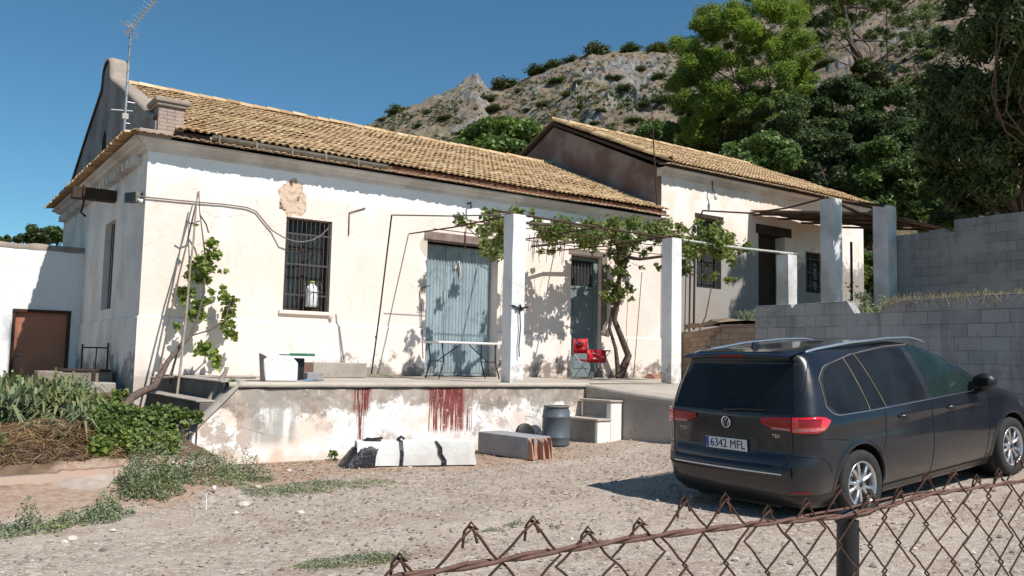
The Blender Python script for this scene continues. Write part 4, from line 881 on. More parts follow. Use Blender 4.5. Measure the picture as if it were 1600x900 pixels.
mb = MB(); mb.box(.26, .55, -.05, .12, 0, .11, rot=.25); mb.build('scrap_plank', MAT['gconc'], JP, bevel=.01)
bc = at(483, 588, Y=-3.1); mb = MB()
Pq = [[(bc.x-.10+.30*i/9 + .01*fbm(i, j), -3.2+.2*j/6, 1.055 + .045*abs(fbm(i*.7, j*.7, 3))*math.sin(math.pi*i/9)+.003) for j in range(7)] for i in range(10)]; mb.grid(Pq); o = mb.build('blue_rag', MAT['blue']); tag(o, 'crumpled light blue rag beside the foam box', 'rag')
pl = at(489, 588, Y=-1.35); pr = at(573, 588, Y=-1.35); pt = at(489, 571, Y=-1.35)
PL = thing('concrete_trough', 'long low concrete planting trough against the facade under the leaning rod', 'planter', (pl.x, -1.35, 1.052))
wt = pr.x-pl.x; ht = .24
mb = MB(); mb.box(0, wt, 0, .05, 0, ht); mb.box(0, wt, .35, .40, 0, ht); mb.box(0, .05, .051, .349, 0, ht); mb.box(wt-.05, wt, .051, .349, 0, ht); mb.box(.05, wt-.05, .051, .349, 0, .17); mb.build('trough_body', MAT['conc'], PL, bevel=.01)
mb = MB(); mb.box(-.36, -.003, .0, .22, 0, .22); mb.build('end_brick', simple('dark_red_brick', (.20, .11, .085), (.13, .08, .06), 12), PL, bevel=.01)
mb = MB()
for k in range(60):
    a = random.uniform(.05, wt-.05); t = random.uniform(-.3, .3); h = random.uniform(.03, .14); mb.tube([(a, .2+random.uniform(-.1, .1), .16), (a+t*h, .2, .16+h)], .003, 3, cap=False)
mb.build('dry_stalks', MAT['straw'], PL)
rg = at(600, 583, Y=-.9); mb = MB(); mb.grid([[(rg.x-.35+.75*i/12, -1.05+.35*j/6, 1.056+.10*abs(fbm(i*.5, j*.6, 7))*math.sin(math.pi*j/6)*math.sin(math.pi*i/12)+.02*math.sin(math.pi*j/6)) for j in range(7)] for i in range(13)]); tag(mb.build('old_sack', simple('olive_sack', (.22, .20, .14), (.14, .13, .09), 12)), 'flattened olive brown sack at the foot of the leaning rod', 'sack')
p = at(500, 575, Y=-.5)
# white jug and plant in the window
J = at(490, 478, Y=.02); JG = thing('window_jug', 'white plastic jug standing behind the window bars', 'jug', (2.86, .02, 2.26))
mb = MB(); mb.lathe([(0, 0), (.10, 0), (.115, .03), (.115, .30), (.08, .37), (.04, .40), (.04, .43), (0, .43)], (0, 0, 0), 16); mb.build('jug_body', MAT['white'], JG)
mb = MB(); mb.lathe([(0, .425), (.045, .425), (.045, .46), (0, .46)], (0, 0, 0), 12); mb.build('jug_cap', simple('yellow_green_cap', (.35, .40, .05)), JG)
# low bits of rubble on the terrace
for (px, py, Y, nn, lb) in ((733, 590, -1.2, 0, 'brick rubble fragment on the terrace floor just left of the red chair'),):
    pass
rb = at(1020, 583, Y=-.3); mb = MB(); mb.box(rb.x-.22, rb.x+.1, -.5, -.25, 1.05, 1.10, rot=.3); mb.box(rb.x-.12, rb.x+.2, -.45, -.22, 1.103, 1.15, rot=-.2); tag(mb.build('brick_stack', MAT['cbrick'], bevel=.008), 'two loose bricks by the wall left of the right post', 'bricks')

# ================================================================ things in the yard
# broken whitewashed post lying on the ground, wrapped in tarp
gpl = gz(2.4, -4.9)
FP = thing('fallen_post', 'whitewashed concrete post lying broken in front of the terrace wall, black strips round it', 'post', (2.35, -4.75, gz(2.35, -4.75)), rz=-.33)
L = 1.42
mb = MB(); Pp = []
for i in range(22):
    x = -L/2 + L*i/21; e = .008*fbm(x*5, 2, 2, 3); q = .30; zz = .02+.0*x
    Pp.append([(x, -.17+e, .02), (x, -.165+e, .16), (x, -.155, .31+e), (x, .0, .315), (x, .16, .31), (x, .17, .02), (x, -.17+e, .02)])
mb.grid(Pp, smooth=False)
mb.add(Pp[0][:6], [(0, 1, 2, 3, 4, 5)])
cap = []
for k, t in enumerate(np.linspace(0, 2*math.pi, 14)[:-1]): cap.append((L/2+.10+.05*fbm(k, 1), math.cos(t)*.12, .16+math.sin(t)*.10))
ring = [(L/2, -.17, .02), (L/2, -.165, .16), (L/2, -.155, .31), (L/2, 0, .315), (L/2, .16, .31), (L/2, .17, .02)]
jag = [(L/2+random.uniform(.02, .16), y*.92, .02+(z-.02)*.93) for (x, y, z) in ring]
mb.add(ring+jag, [(i, (i+1) % 6, (i+1) % 6+6, i+6) for i in range(6)] + [(6, 7, 8, 9, 10, 11)])
mb.build('post_body', MAT['wconc'], FP)
mb = MB()
mb.grid([[(-.19 + x*.045 + .012*math.sin(6*t), a, b) for (a, b, t) in ((-.178, .0, 0), (-.176, .16, .3), (-.163, .322, .6), (0, .326, .9), (.17, .322, 1.2))] for x in (0, 1)])
mb.tube([(-.2, -.05, .33), (-.16, -.09, .37), (-.12, -.06, .34)], .018, 5); mb.build('tie_strip', MAT['sheet'], FP)
mb = MB()
mb.grid([[(.25 + dx + w_*k, a, b) for (a, b, dx, w_) in ((-.163, .324, 0, .03), (-.178, .24, .05, .05), (-.179, .16, .05, .055), (-.179, .08, .10, .06), (-.179, .01, .09, .07))] for k in (0, 1)]); mb.build('torn_strip', MAT['sheet'], FP)
mb = MB(); Q = []
for i in range(16):
    t = i/15; x = -L/2 + .22 - .40*t
    row = []
    for j in range(15):
        s = j/14; ang = math.pi*s; wdt = .19 + .05*t; ht = .345*(1-t**2.2*.92)
        y = -math.cos(ang)*wdt*(1+.12*fbm(i*.5, j*.6, 1)); z = max(.004, math.sin(ang)**.6*ht*(1+.10*fbm(i*.6, j*.7, 4)))
        row.append((x + .05*fbm(i*.4, j*.5, 8) + (.12*(1-abs(s-.5)*2) if i < 2 else 0), y, z))
    Q.append(row)
mb.grid(Q); mb.build('tarp', MAT['sheet'], FP)
# grey block with broken brick end
GBk = thing('fallen_block', 'grey concrete beam stub lying by the terrace with broken bricks in its end', 'block', (4.05, -4.55, gz(4.1, -4.5)))
c_ = [at(747, 703, Z=.08), at(828, 716, Z=.08)]
mb = MB(); rot_ = math.atan2(-1.10, .12)
Mx = Matrix.Rotation(0, 4, 'Z')
mb.box(-.18, .24, -.52, .55, .0, .30); mb.build('block_body', MAT['gconc'], GBk, bevel=.012)
mb = MB()
for k in range(7):
    x0 = -.175+k*.058; zt = random.uniform(.22, .29); yy = -.58+random.uniform(-.07, .04)
    mb.add([(x0, yy, .01), (x0+.042, yy+.01, .01), (x0+.042, -.51, .01), (x0, -.51, .01), (x0+.004, yy+.05*random.random(), zt), (x0+.036, yy+.05, zt-.02), (x0+.042, -.51, .29), (x0, -.51, .29)], [(0, 1, 5, 4), (1, 2, 6, 5), (2, 3, 7, 6), (3, 0, 4, 7), (4, 5, 6, 7), (0, 3, 2, 1)])
mb.build('broken_bricks', MAT['cbrick'], GBk, bevel=.006)
GBk.rotation_euler = (0, 0, .10)
# dark wheel-like disc behind it
dc = at(822, 676, Y=-4.0); DC = thing('rubber_disc', 'black round disc leaning behind the grey block', 'disc', (dc.x, -3.98, gz(dc.x, -4)+.17))
mb = MB(); mb.lathe([(0, -.03), (.15, -.03), (.17, -.02), (.17, .02), (.15, .03), (0, .03)], (0, 0, .02), 24, 'y', M=Matrix.Rotation(-.15, 4, 'X')); mb.build('disc_body', MAT['black'], DC)
# barrel
bz = gz(5.1, -4.2)
BR = thing('barrel', 'grey blue plastic barrel beside the corner steps', 'barrel', (5.10, -4.2, bz))
mb = MB(); prof = [(0, 0.0), (.19, 0), (.215, .02), (.222, .05), (.222, .13), (.23, .14), (.23, .155), (.222, .165), (.226, .30), (.222, .44), (.232, .455), (.232, .475), (.222, .485), (.215, .56), (.20, .60), (.205, .61), (.21, .635), (.195, .64), (.185, .60), (.18, .595), (0, .585)]
prof = [(r*.93, h*.95) for r, h in prof]; mb.lathe(prof, (0, 0, 0), 32); mb.build('barrel_body', MAT['barrel'], BR)
mb = MB(); mb.lathe([(.193, .582), (.201, .585), (.201, .60), (.193, .605)], (0, 0, 0), 32); mb.build('barrel_rim', MAT['zinc'], BR)

# left garden: crates, iron frame, dry branches
cr = thing('wooden_trough', 'weathered wooden trough with a dark rim in the garden bed by the side wall', 'trough', (-.78, 1.2, .74))
a = at(60, 581, Y=1.2); b = at(172, 580, Y=1.2); 
cr.location = ((a.x+b.x)/2, 1.2, .66); hw_ = (b.x-a.x)/2; top_ = (a.z+b.z)/2-.66
mb = MB(); mb.box(-hw_, hw_, 0, .05, 0, top_); mb.box(-hw_, hw_, .5, .55, 0, top_); mb.box(-hw_, -hw_+.05, .051, .499, 0, top_); mb.box(hw_-.05, hw_, .051, .499, 0, top_); mb.build('trough_boards', simple('old_grey_boards', (.33, .27, .21), (.19, .15, .12), 7), cr, bevel=.015)
mb = MB(); mb.box(-hw_+.35, hw_+.02, -.02, .57, top_+.002, top_+.035); mb.box(.25, .31, -.02, -.001, 0, top_); mb.build('trough_lid', MAT['dwood'], cr, bevel=.006)
mb = MB(); a = at(105, 610, Y=.5); b = at(182, 598, Y=.5); mb.box(a.x, b.x, .5, .9, .62, b.z); tag(mb.build('stone_ledge', MAT['conc'], bevel=.02), 'low pale stone ledge in front of the wooden trough', 'ledge')
IF = thing('iron_rail', 'small square iron rail standing by the side wall behind the trough', 'rail', (0, 0, 0))
a = at(129, 540, Y=2.0); b = at(169, 539, Y=2.0); IF.location = (a.x, 2.0, .75); wq = b.x-a.x; hq = a.z-.75
mb = MB(); mb.tube([(0, 0, 0), (0, 0, hq+.03)], .016, 6); mb.tube([(wq, 0, 0), (wq, 0, hq+.06)], .016, 6); mb.tube([(0, 0, hq-.03), (wq, 0, hq-.03)], .014, 6); mb.tube([(wq*.55, 0, 0), (wq*.55, 0, hq-.03)], .010, 6); mb.build('rail_frame', MAT['iron'], IF)
p = at(206, 640, Y=-2.2); mb = MB(); mb.box(p.x-.14, p.x+.10, -2.3, -2.1, p.z-.15, p.z+.0); tag(mb.build('white_bowl_block', MAT['wconc'], bevel=.02), 'small chipped white block lying in the garden plants', 'block')
# old forked branch and leaning poles
def branch(name, label, cat, pts, rs, mat, n=9, group=None):
    P = []; R = []
    for i in range(len(pts)-1):
        for k in range(5):
            t = k/5; q = Vector(pts[i]).lerp(Vector(pts[i+1]), t); e = .25*(rs[i]*(1-t)+rs[i+1]*t)
            P.append(q + Vector((mn.noise(q*3)*e*3, mn.noise(q*3+Vector((5, 0, 0)))*e*3, mn.noise(q*3+Vector((0, 7, 0)))*e*2))); R.append((rs[i]*(1-t)+rs[i+1]*t)*(1+.2*mn.noise(q*9)))
    P.append(Vector(pts[-1])); R.append(rs[-1])
    mb = MB(); mb.tube(P, R, n); o = mb.build(name, MAT[mat]); return tag(o, label, cat, group)
Y0 = -3.0
branch('bare_log', 'thick bare grey branch leaning up over the left stair', 'branch', [at(295, 660, Y=-3.45), at(318, 640, Y=-3.4), at(338, 610, Y=-3.35), at(347, 588, Y=-3.3), at(354, 574, Y=-3.3)], [.055, .05, .042, .032, .028], 'stick')
branch('wooden_pole', 'pale straight pole leaning against the facade through the vine', 'pole', [at(274, 640, Y=-2.0), at(290, 500, Y=-1.0), at(309, 300, Y=-.25)], [.020, .018, .013], 'stick')
branch('wooden_pole', 'darker slanting pole left of the pale one, meeting it at the top', 'pole', [at(246, 590, Y=-.6), at(280, 430, Y=-.4), at(311, 299, Y=-.18)], [.017, .015, .012], 'wood')
branch('thin_stick', 'thin stick laid level across the top of the left stair', 'stick', [at(236, 590, Y=-1.2), at(300, 589, Y=-1.6), at(400, 590, Y=-2.2)], [.018, .016, .014], 'stick')
# ================================================================ the car
PIT = .0879; YAW = -.0214
CARM = Matrix.Translation((4.349, -8.885, .001)) @ Matrix.Rotation(YAW, 4, 'Z') @ Matrix.Rotation(-PIT, 4, 'Y')
CAR = thing('parked_car', 'dusty black people carrier parked before the block wall, rear towards the viewer', 'car')
CAR.matrix_world = CARM
def ip(z, zs, vs): return float(np.interp(z, zs, vs))
ZS  = [.17, .20, .26, .34, .46, .56, .62, .68, .80, .92, .97, 1.01, 1.10, 1.20, 1.30, 1.40, 1.48, 1.53, 1.56, 1.585, 1.60, 1.612, 1.62, 1.625]
HW  = [.78, .80, .84, .872, .895, .905, .908, .910, .913, .910, .903, .893, .868, .838, .803, .763, .724, .690, .655, .60, .50, .35, .18, .02]
UR  = [-.66, -.74, -.80, -.835, -.845, -.84, -.825, -.795, -.785, -.775, -.77, -.765, -.73, -.695, -.66, -.625, -.60, -.60, -.62, -.60, -.45, -.2, .1, .5]
UF  = [3.35, 3.50, 3.60, 3.64, 3.66, 3.65, 3.63, 3.60, 3.44, 3.10, 2.88, 2.70, 2.48, 2.26, 2.04, 1.80, 1.58, 1.42, 1.30, 1.15, 1.0, .9, .75, .55]
RC  = [.20, .22, .24, .25, .26, .26, .26, .25, .23, .20, .19, .185, .18, .17, .165, .16, .15, .15, .16, .18, .2, .2, .1, .01]
RFc = [.50, .55, .60, .62, .64, .64, .64, .62, .60, .55, .50, .46, .42, .38, .34, .30, .28, .26, .25, .22, .2, .2, .1, .01]
def hwz(z): return ip(z, ZS, HW)
def urz(z): return ip(z, ZS, UR)
def ufz(z): return ip(z, ZS, UF)
def crown(v, h): return .05*(v/h)**2
def rear_pt(s, z, side=-1, off=0.0):
    """point on the rear/side surface at perimeter distance s from the middle of the tail"""
    h = hwz(z); r = ip(z, ZS, RC); f = h-r
    if s <= f: p = Vector((urz(z)+crown(s, h), s)); n = Vector((-1, .1*s/h))
    elif s <= f + r*math.pi/2:
        a = (s-f)/r; p = Vector((urz(z)+crown(f, h)+r-r*math.cos(a), f+r*math.sin(a))); n = Vector((-math.cos(a), math.sin(a)))
    else: p = Vector((urz(z)+crown(f, h)+r+(s-f-r*math.pi/2), h)); n = Vector((0, 1))
    n.normalize(); p = p + n*off
    return Vector((p.x, side*p.y, z))
def side_pt(u, z, side=-1, off=0.0):
    h = hwz(z); r = ip(z, ZS, RC); u0 = urz(z)+crown(h-r, h)+r; rf = ip(z, ZS, RFc); u1 = ufz(z)-rf
    y = h
    if u < u0: y = h - r + math.sqrt(max(0, r*r-(u0-u)**2))
    if u > u1: y = h - .55*rf*(1-math.sqrt(max(0, 1-((u-u1)/rf)**2))) if u < u1+rf else h-.55*rf
    y -= .018*max(0, (u-1.0))**2*(.35 if z < .9 else .5)*.5
    # shoulder crease and sill tuck
    y += .008*math.exp(-((z-.90)/.035)**2) - .010*math.exp(-((z-.80)/.08)**2)
    dz = (hwz(z+.01)-hwz(z-.01))/.02; n = Vector((0, 1, -dz)).normalized()
    return Vector((u, side*(y+off*n.y), z+off*n.z))
zl = np.unique(np.concatenate([np.linspace(.17, .97, 36), np.linspace(.97, 1.56, 30), np.linspace(1.56, 1.625, 14)]))
rings = []
NR, NCr, NS, NF, NFr = 12, 9, 60, 12, 10
for z in zl:
    h = hwz(z); r = ip(z, ZS, RC); f = h-r; half = []
    for k in range(NR): half.append(rear_pt(f*k/NR, z, 1))
    for k in range(NCr): half.append(rear_pt(f + r*math.pi/2*k/NCr, z, 1))
    u0 = urz(z)+crown(f, h)+r; rf = ip(z, ZS, RFc); u1 = ufz(z)-rf; u1 = max(u1, u0+.01)
    for k in range(NS): half.append(side_pt(u0+(u1-u0)*k/NS, z, 1))
    yb = side_pt(u1, z, 1).y
    for k in range(NF):                      # rounded front corner
        a = math.pi/2*k/NF; half.append(Vector((u1+rf*math.sin(a), yb - .55*rf*(1-math.cos(a)), z)))
    ye = yb-.55*rf; ye = max(ye, .005)
    for k in range(NFr+1): t = k/NFr; half.append(Vector((u1+rf + .10*(1-(1-t)**2)*min(1, h), ye*(1-t), z)))
    other = [Vector((p.x, -p.y, p.z)) for p in half[1:-1]][::-1]
    rings.append(half+other)
mb = MB(); n_ = len(rings[0]); vs = [p for r_ in rings for p in r_]
fs = [(i*n_+k, i*n_+(k+1) % n_, (i+1)*n_+(k+1) % n_, (i+1)*n_+k) for i in range(len(rings)-1) for k in range(n_)]
fs += [tuple(range(n_))[::-1], tuple(range((len(rings)-1)*n_, len(rings)*n_))]
mb.add(vs, fs, True)
body = mb.build('body', MAT['paint'], None)
cuts = []
for u in (0, 2.79):
    cb = MB(); cb.lathe([(0, -1.2), (.375, -1.2), (.375, 1.2), (0, 1.2)], (u, 0, .325), 40, 'y'); cuts.append(cb.build('cut', MAT['dark']))
for c_ in cuts:
    m = body.modifiers.new('b', 'BOOLEAN'); m.object = c_; m.operation = 'DIFFERENCE'; m.solver = 'EXACT'
dg = bpy.context.evaluated_depsgraph_get(); me = bpy.data.meshes.new_from_object(body.evaluated_get(dg)); body.modifiers.clear(); body.data = me
me.materials.clear(); me.materials.append(MAT['paint'])
for c_ in cuts: bpy.data.objects.remove(c_)
body.parent = CAR
for p in me.polygons:
    c0 = p.center; p.use_smooth = True
    if any(abs(math.hypot(c0.x-u, c0.z-.325)-.375) < .006 for u in (0, 2.79)): p.use_smooth = False
try:
    body.data.set_sharp_from_angle(angle=rad(40))
except Exception as e: print('sharp', e)
# wheel housings (dark) + underside
for u in (0, 2.79):
    for s_ in (-1, 1): mb = MB(); mb.lathe([(.372, .86), (.372, .55), (0, .55)], (u, 0, .325), 28, 'y', M=Matrix.Scale(s_, 4, (0, 1, 0))); mb.build('wheel_housing', MAT['black'], CAR)
# wheel arch lip
for u in (0, 2.79):
    for s_ in (-1, 1):
        mb = MB(); P = []
        for t in np.linspace(math.radians(-8), math.radians(188), 40):
            P.append([side_pt(u+math.cos(t)*r_, max(.19, .325+math.sin(t)*r_), s_, o_) for r_, o_ in ((.372, -.01), (.374, .010), (.392, .012), (.415, .002))])
        mb.grid(P); mb.build('wheel_arch', MAT['paint'], CAR)
def wheel(u, s_):
    W = bpy.data.objects.new('wheel', None); COL.objects.link(W); W.parent = CAR; W.location = (u, s_*.80, .322); W.rotation_euler = (0, random.uniform(0, 1), 0)
    S = Matrix.Scale(s_, 4, (0, 1, 0))
    mb = MB(); mb.lathe([(.205, -.10), (.28, -.11), (.308, -.10), (.320, -.07), (.322, 0), (.320, .06), (.310, .092), (.285, .103), (.255, .104), (.222, .095), (.212, .085), (.205, .05)], (0, 0, 0), 56, 'y', M=S)
    mb.build('tyre', MAT['tyre'], W)
    mb = MB(); mb.lathe([(.212, .088), (.218, .092), (.214, .098), (.204, .096), (.196, .08), (.190, .03), (.186, -.06)], (0, 0, 0), 48, 'y', M=S)
    for k in range(5):
        for q in (-1, 1):
            a0 = 2*math.pi*k/5; a1 = a0 + q*.27; a2 = a0+q*.10
            c0, s0 = math.cos(a1), math.sin(a1); c2, s2 = math.cos(a2), math.sin(a2)
            pin = Vector((c2*.045, 0, s2*.045)); pout = Vector((c0*.206, 0, s0*.206)); t = (pout-pin).normalized(); nn = Vector((-t.z, 0, t.x))
            P = []
            for f_, w_, yf in ((0, .015, .075), (.5, .016, .085), (1, .022, .078)):
                c_ = pin.lerp(pout, f_)
                P.append([S @ (c_ + nn*w_*.9 + Vector((0, yf-.035, 0))), S @ (c_ + nn*w_ + Vector((0, yf-.008, 0))), S @ (c_ + nn*w_*.4 + Vector((0, yf, 0))), S @ (c_ - nn*w_*.4 + Vector((0, yf, 0))), S @ (c_ - nn*w_ + Vector((0, yf-.008, 0))), S @ (c_ - nn*w_*.9 + Vector((0, yf-.035, 0)))])
            mb.grid(P, smooth=False)
    mb.lathe([(0, .078), (.05, .076), (.062, .066), (.066, .04)], (0, 0, 0), 24, 'y', M=S)
    mb.build('rim', MAT['rim'], W)
    mb = MB(); mb.lathe([(0, .081), (.026, .081), (.028, .076)], (0, 0, 0), 20, 'y', M=S); mb.build('hub_cap', MAT['black'], W)
    mb = MB(); mb.lathe([(0, .028), (.150, .028), (.150, .018), (0, .018)], (0, 0, 0), 32, 'y', M=S); mb.build('brake_disc', MAT['zinc'], W)
    mb = MB(); mb.lathe([(0, .0), (.205, .0), (.205, -.09), (0, -.09)], (0, 0, 0), 24, 'y', M=S); mb.build('wheel_inside', MAT['black'], W)
for u in (0, 2.79):
    for s_ in (-1, 1): wheel(u, s_)
# glass: patches that follow the body surface
def patch(bot, top, fn, nv=6, flip=False):
    return [[fn(b[0]*(1-t)+tp[0]*t, b[1]*(1-t)+tp[1]*t) for t in np.linspace(0, 1, nv)] for b, tp in zip(bot, top)]
def dens(pts, n=12):
    d_ = [0]
    for i in range(1, len(pts)): d_.append(d_[-1]+math.hypot(pts[i][0]-pts[i-1][0], pts[i][1]-pts[i-1][1]))
    return [(ip(t, d_, [p[0] for p in pts]), ip(t, d_, [p[1] for p in pts])) for t in np.linspace(0, d_[-1], n)]
def line(pts, fn, r, name, mat, parent, n=30, sec=6):
    q = dens(pts, n); mb = MB(); mb.tube([fn(*p) for p in q], r, sec); return mb.build(name, MAT[mat], parent)
wins = [ # bottom polyline, top polyline (u,z)
 ('rear_quarter_glass', [(-.40, 1.10), (-.30, 1.015), (-.18, .995), (.16, 1.0)], [(-.36, 1.30), (-.28, 1.40), (-.13, 1.455), (.04, 1.478)], 'glass'),
 ('rear_door_glass', [(.205, 1.0), (.42, 1.003)], [(.085, 1.482), (.235, 1.50)], 'glass'),
 ('rear_door_glass', [(.455, 1.003), (.8, 1.008), (1.16, 1.012)], [(.27, 1.503), (.6, 1.525), (1.05, 1.53)], 'glass'),
 ('front_door_glass', [(1.27, 1.012), (1.7, 1.02), (2.02, 1.025)], [(1.15, 1.528), (1.35, 1.515), (1.62, 1.42)], 'fglass'),
 ('front_corner_glass', [(2.08, 1.025), (2.40, 1.03)], [(1.69, 1.39), (2.38, 1.05)], 'fglass'),
]
for s_ in (-1, 1):
    for nm, bt, tp, mt in wins:
        mb = MB(); mb.grid(patch(dens(bt), dens(tp), lambda u, z: side_pt(u, z, s_, .004), 8)); gl = mb.build(nm, MAT[mt], CAR)
    # black pillar band behind the glass
    mb = MB(); mb.grid(patch(dens([(-.44, 1.08), (-.30, .988), (.2, .985), (2.0, 1.0), (2.47, 1.022)], 50), dens([(-.40, 1.34), (-.28, 1.43), (.2, 1.505), (.8, 1.543), (1.25, 1.54), (1.65, 1.43), (2.47, 1.04)], 50), lambda u, z: side_pt(u, z, s_, .0018), 8))
    mb.build('window_band', MAT['black'], CAR)
    line([(-.44, 1.08), (-.38, 1.02), (-.30, .99), (.2, .985), (1.2, .995), (2.0, 1.005), (2.45, 1.02)], lambda u, z: side_pt(u, z, s_, .004), .0055, 'window_trim', 'chrome', CAR, 60)
    line([(-.44, 1.08), (-.41, 1.33), (-.28, 1.43), (.2, 1.508), (.8, 1.547), (1.25, 1.543)], lambda u, z: side_pt(u, z, s_, .003), .004, 'upper_trim', 'zinc', CAR, 40)
    line([(.18, .995), (.06, 1.485)], lambda u, z: side_pt(u, z, s_, .006), .006, 'pillar_trim', 'zinc', CAR, 10)
    line([(.435, 1.0), (.25, 1.505)], lambda u, z: side_pt(u, z, s_, .006), .006, 'pillar_trim', 'zinc', CAR, 10)
    # door gaps
    for pts in ([(.40, .985), (.42, .75), (.36, .62), (.28, .55)], [(1.215, .99), (1.22, .6), (1.20, .26)], [(1.22, .262), (.42, .262)], [(2.33, 1.0), (2.36, .75), (2.30, .5), (2.28, .28)], [(2.28, .262), (1.22, .262)], [(-.05, .72), (-.30, .78), (-.52, .80)]):
        line(pts, lambda u, z: side_pt(u, z, s_, .0005), .0035, 'door_gap', 'ink', CAR, 20)
    # handles
    for u in (.62, 1.48):
        mb = MB(); mb.tube([side_pt(u, .885, s_, .002), side_pt(u+.03, .888, s_, .030), side_pt(u+.17, .893, s_, .032), side_pt(u+.20, .893, s_, .002)], [.013, .014, .014, .013], 8); mb.build('door_handle', MAT['paint'], CAR)
        mb = MB(); mb.grid([[side_pt(u+.05+.1*i/5, .85+.07*j/4, s_, .0025) for j in range(5)] for i in range(6)]); mb.build('handle_recess', MAT['black'], CAR)
    # sill
    mb = MB(); mb.grid(patch(dens([(.42, .19), (2.36, .19)], 20), dens([(.42, .25), (2.36, .25)], 20), lambda u, z: side_pt(u, z, s_, .006), 4)); mb.build('sill', MAT['bumper'], CAR)
    # mirror
    mb = MB(); c_ = side_pt(2.06, 1.04, s_, .13)
    mb.lathe([(0, -.07), (.055, -.065), (.088, -.03), (.095, .0), (.088, .04), (.05, .075), (0, .085)], (0, 0, 0), 16, 'x', M=Matrix.Translation(c_+Vector((0, 0, .03))) @ Matrix.Scale(1.25, 4, (0, 1, 0)) @ Matrix.Scale(.92, 4, (0, 0, 1)))
    mb.tube([side_pt(2.10, .99, s_, -.02), side_pt(2.08, 1.0, s_, .10)], .03, 8); mi = mb.build('wing_mirror', MAT['black'], CAR)
    mb = MB(); mb.box(c_.x-.078, c_.x-.072, c_.y-.075, c_.y+.075, c_.z-.01, c_.z+.07); mb.build('mirror_glass', MAT['glass'], mi)
    # roof rail
    mb = MB(); P = []
    for t in np.linspace(0, 1, 30):
        u = -.42 + 2.02*t; z = np.interp(u, [-.42, -.35, -.2, .3, .9, 1.3, 1.48, 1.60], [1.545, 1.568, 1.588, 1.618, 1.624, 1.610, 1.578, 1.54]); y = np.interp(u, [-.42, .5, 1.73], [.63, .66, .635])
        P.append((u, s_*y, z))
    mb.tube(P, [.012]+[.015]*28+[.012], 8); mb.build('roof_rail', MAT['rail'], CAR)
# windscreen
mb = MB(); mb.grid([[(ufz(z)+.10*(1-(abs(y)/.8)**2)*1.0+.004, y*hwz(z)/.86, z) for y in np.linspace(-.66, .66, 12)] for z in np.linspace(1.04, 1.50, 8)]); mb.build('windscreen', MAT['fglass'], CAR)
for s_ in (-1, 1):
    mb = MB(); mb.grid([[side_pt(3.02+.45*i/8, .74+.14*j/4 - .02*i/8, s_, .004) for j in range(5)] for i in range(9)]); mb.build('headlight', MAT['wglass'], CAR)
# rear window
mb = MB()
def rp(s, z, off=.003): return rear_pt(abs(s), z, 1 if s > 0 else -1, off)
mb.grid([[rp(s*(.735-.10*((z-1.03)/.5)) , z, .003) for s in np.linspace(-1, 1, 25)] for z in np.linspace(1.03, 1.525, 12)]); rg_ = mb.build('rear_window', MAT['glass'], CAR)
mb = MB(); mb.grid([[rp(s*(.775-.08*((z-.98)/.6)), z, .0012) for s in np.linspace(-1, 1, 25)] for z in np.linspace(1.0, 1.54, 12)]); mb.build('tailgate_band', MAT['black'], CAR)
# spoiler
mb = MB(); P = []
for s in np.linspace(-1, 1, 25):
    y = s*.66; e = .04*s*s
    P.append([(-.40+e, y, 1.60-.012*s*s), (-.60+e, y, 1.580-.022*s*s), (-.675+e, y, 1.560-.025*s*s), (-.68+e, y, 1.545-.025*s*s), (-.64+e, y, 1.530-.022*s*s), (-.55+e, y, 1.515-.02*s*s)])
mb.grid(P); mb.build('spoiler', MAT['paint'], CAR)
mb = MB(); mb.box(-.688, -.674, -.14, .14, 1.540, 1.556); mb.build('high_brake_lamp', MAT['lampdk'], CAR)
